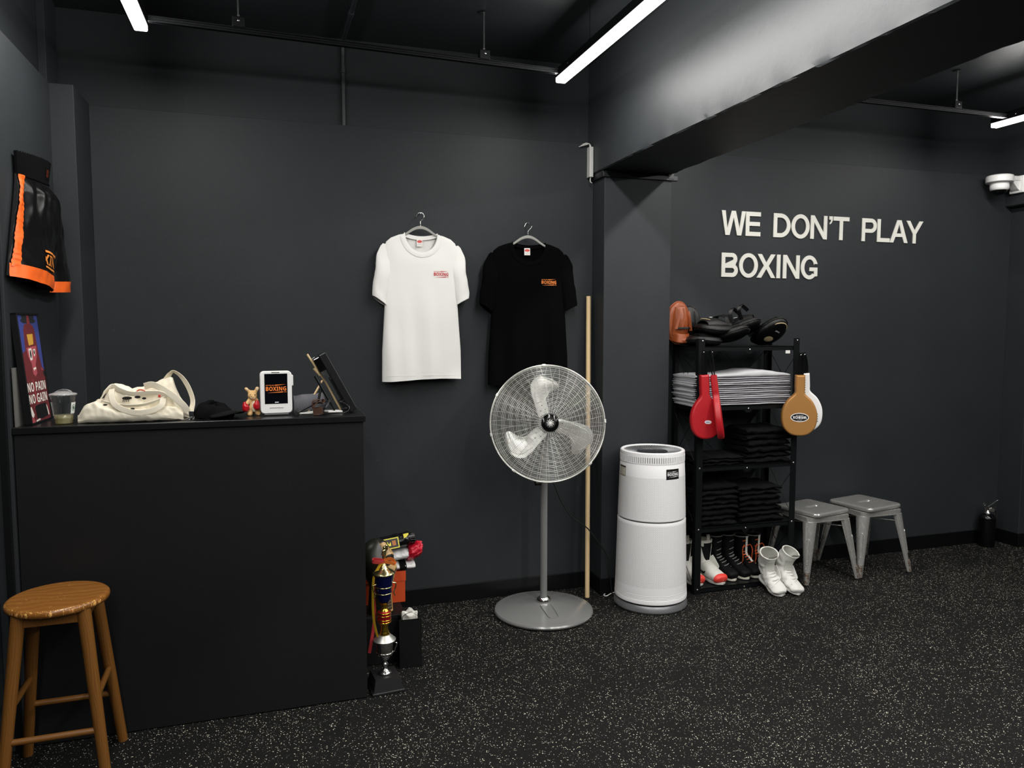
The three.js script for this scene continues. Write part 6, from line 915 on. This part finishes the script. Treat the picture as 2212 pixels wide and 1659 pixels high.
{ // rolled shorts on the orange box
  const satB = std({ color: 0x070708, roughness: 0.25 }), satR = std({ color: 0xb3122a, roughness: 0.3 }), wh = std({ color: 0xd7d7d6, roughness: 0.5 }), yl = std({ color: 0xd6c93a, roughness: 0.6 });
  const roll = (x0, x1, y, z, a, b, seed, tilt) => loft((v) => ({ c: [lerp(x0, x1, v), y + tilt * v, z], u: [0, 1, 0], w: [0, 0, 1], a: a * (v < 0.04 || v > 0.96 ? 0.86 : 1), b: b * (v < 0.04 || v > 0.96 ? 0.9 : 1), d: (q, th) => { const f = 0.004 * noise3.noise(q[0] * 40, th * 1.6, seed) + 0.002 * noise3.noise(q[0] * 110, th * 3, seed); return [q[0], q[1] + f, q[2] + f]; } }), 40, 32);
  const y0 = 0.3675;
  const w = thing('rolled_shorts', 'white rolled shorts with a black band on the orange box', 'shorts', [0.5, y0, -3.455]);
  part('roll', roll(-0.05, 0.108, 0.0185, 0, 0.0165, 0.05, 2, 0), wh, w); part('band', loft((v) => ({ c: [lerp(0.034, 0.066, v), 0.0185, 0], u: [0, 1, 0], w: [0, 0, 1], a: 0.0195, b: 0.0535 }), 8, 32, false), MAT.blackCloth, w, 'black waistband');
  const q = thing('rolled_shorts', 'white rolled shorts with a crumpled red end on top', 'shorts', [0.5, y0 + 0.0375, -3.455]);
  part('roll', roll(-0.04, 0.085, 0.024, 0, 0.022, 0.045, 5, 0.012), wh, q);
  part('red_end', jitter(loft((v) => { const k = Math.sin(PI * clamp(0.15 + 0.8 * v, 0, 1)); return { c: [lerp(0.075, 0.142, v), 0.04 + 0.012 * v, 0.006], u: [0.2, 1, 0], w: [0, 0, 1], a: 0.036 * (0.7 + 0.4 * k), b: 0.045 * (0.7 + 0.4 * k), d: (p, th) => { const f = 0.007 * noise3.noise(th * 2.2, v * 4, 3) + 0.004 * Math.sin(th * 9 + v * 3); return [p[0], p[1] + f, p[2] + f]; } }; }, 20, 40), 0.004, 60, 4), satR, q, 'crumpled shiny red fabric');
  const k = thing('rolled_shorts', 'shiny black rolled shorts with a yellow bordered label', 'shorts', [0.49, y0 + 0.0905, -3.44]);
  part('roll', roll(-0.05, 0.098, 0.034, 0, 0.032, 0.04, 9, 0.022), satB, k);
  part('label', at(box(0.082, 0.05, 0.002, [0, 0, 0], [0, 0, 0], 0.0006), [0.0, 0.05, 0.05], [-0.35, 0.1, 0.12]), std({ map: canvasTex(164, 100, (c) => { c.fillStyle = '#0a0a08'; c.fillRect(0, 0, 164, 100); c.strokeStyle = '#ded23a'; c.lineWidth = 9; c.strokeRect(6, 6, 152, 88); c.fillStyle = '#ded23a'; c.beginPath(); c.moveTo(22, 70); c.lineTo(26, 34); c.lineTo(44, 54); c.lineTo(56, 28); c.lineTo(68, 54); c.lineTo(86, 34); c.lineTo(86, 70); c.fill(); c.fillStyle = '#c9762a'; for (let i = 0; i < 3; i++) { c.fillRect(100 + i * 12, 26, 8, 46); c.clearRect(0, 0, 0, 0); } }), roughness: 0.5 }), k, 'black label with yellow border');
  part('yellow_tab', box(0.026, 0.02, 0.002, [0.075, 0.076, 0.03], [-0.4, 0.2, 0.15], 0.0006), yl, k, 'yellow fabric tab');
  part('waist_end', loft((v) => ({ c: [lerp(0.09, 0.118, v), 0.052, -0.004], u: [0, 1, 0], w: [0, 0, 1], a: 0.026, b: 0.034, d: (p, th) => { const f = 0.0025 * Math.sin(th * 13); return [p[0], p[1] + f, p[2] + f]; } }), 8, 48), satB, k);
}
{ // shopping bag with white tissue
  const t = thing('paper_shopping_bag', 'black paper shopping bag with ribbon handle and white tissue', 'bag', [0.548, 0, -3.235], -0.05);
  const bm = std({ color: 0x09090a, roughness: 0.38 }), w = 0.098, d = 0.07, h = 0.215;
  const wall = (pts) => { const g = new THREE.BufferGeometry(); g.setAttribute('position', new THREE.Float32BufferAttribute(pts.flat(), 3)); g.setIndex([0, 1, 2, 0, 2, 3]); g.computeVertexNormals(); return g; };
  part('panel', wall([[-w / 2, 0.001, d / 2], [w / 2, 0.001, d / 2], [w / 2 - 0.004, h, d / 2 - 0.012], [-w / 2, h, d / 2 - 0.012]]), bm, t); part('panel', wall([[-w / 2, 0.001, -d / 2], [w / 2, 0.001, -d / 2], [w / 2 - 0.004, h, -d / 2 + 0.012], [-w / 2, h, -d / 2 + 0.012]]), bm, t);
  for (const s of [-1, 1]) part('gusset', [wall([[s * w / 2, 0.001, d / 2], [s * w / 2 - s * 0.012, 0.05, 0], [s * w / 2 - s * 0.02, h, 0], [s * (w / 2 - 0.002), h, d / 2 - 0.012]]), wall([[s * w / 2, 0.001, -d / 2], [s * w / 2 - s * 0.012, 0.05, 0], [s * w / 2 - s * 0.02, h, 0], [s * (w / 2 - 0.002), h, -d / 2 + 0.012]])], bm, t);
  part('bottom', box(w, 0.002, d, [0, 0.0015, 0]), bm, t);
  part('tissue', jitter(loft((v) => ({ c: [0, lerp(0.15, 0.24, v), 0], u: [1, 0, 0], w: [0, 0, 1], a: lerp(0.036, 0.036, v * v), b: lerp(0.012, 0.02, v), d: (p, th) => [p[0], p[1] + 0.01 * Math.sin(th * 3) * v, p[2] + 0.005 * Math.sin(th * 5)] }), 14, 36), 0.004, 45, 7), std({ color: 0xdedcd4, roughness: 0.9 }), t, 'white tissue paper');
  for (const z of [d / 2 - 0.013, -d / 2 + 0.013]) part('ribbon_handle', ribbon([[-0.035, h - 0.004, z], [-0.03, h + 0.022, z + 0.012], [0.0, h + 0.04, z + 0.026], [0.028, h + 0.02, z + 0.016], [0.034, h - 0.004, z]], [0, 0.3, 1], 0.011, 0.0012, 30), MAT.blackCloth, t);
}
// ---------------------------------------------------------------- hand over
scene.traverse((o) => { if (o.isMesh) { o.castShadow = true; o.receiveShadow = true; } });
renderer.render(scene, camera);
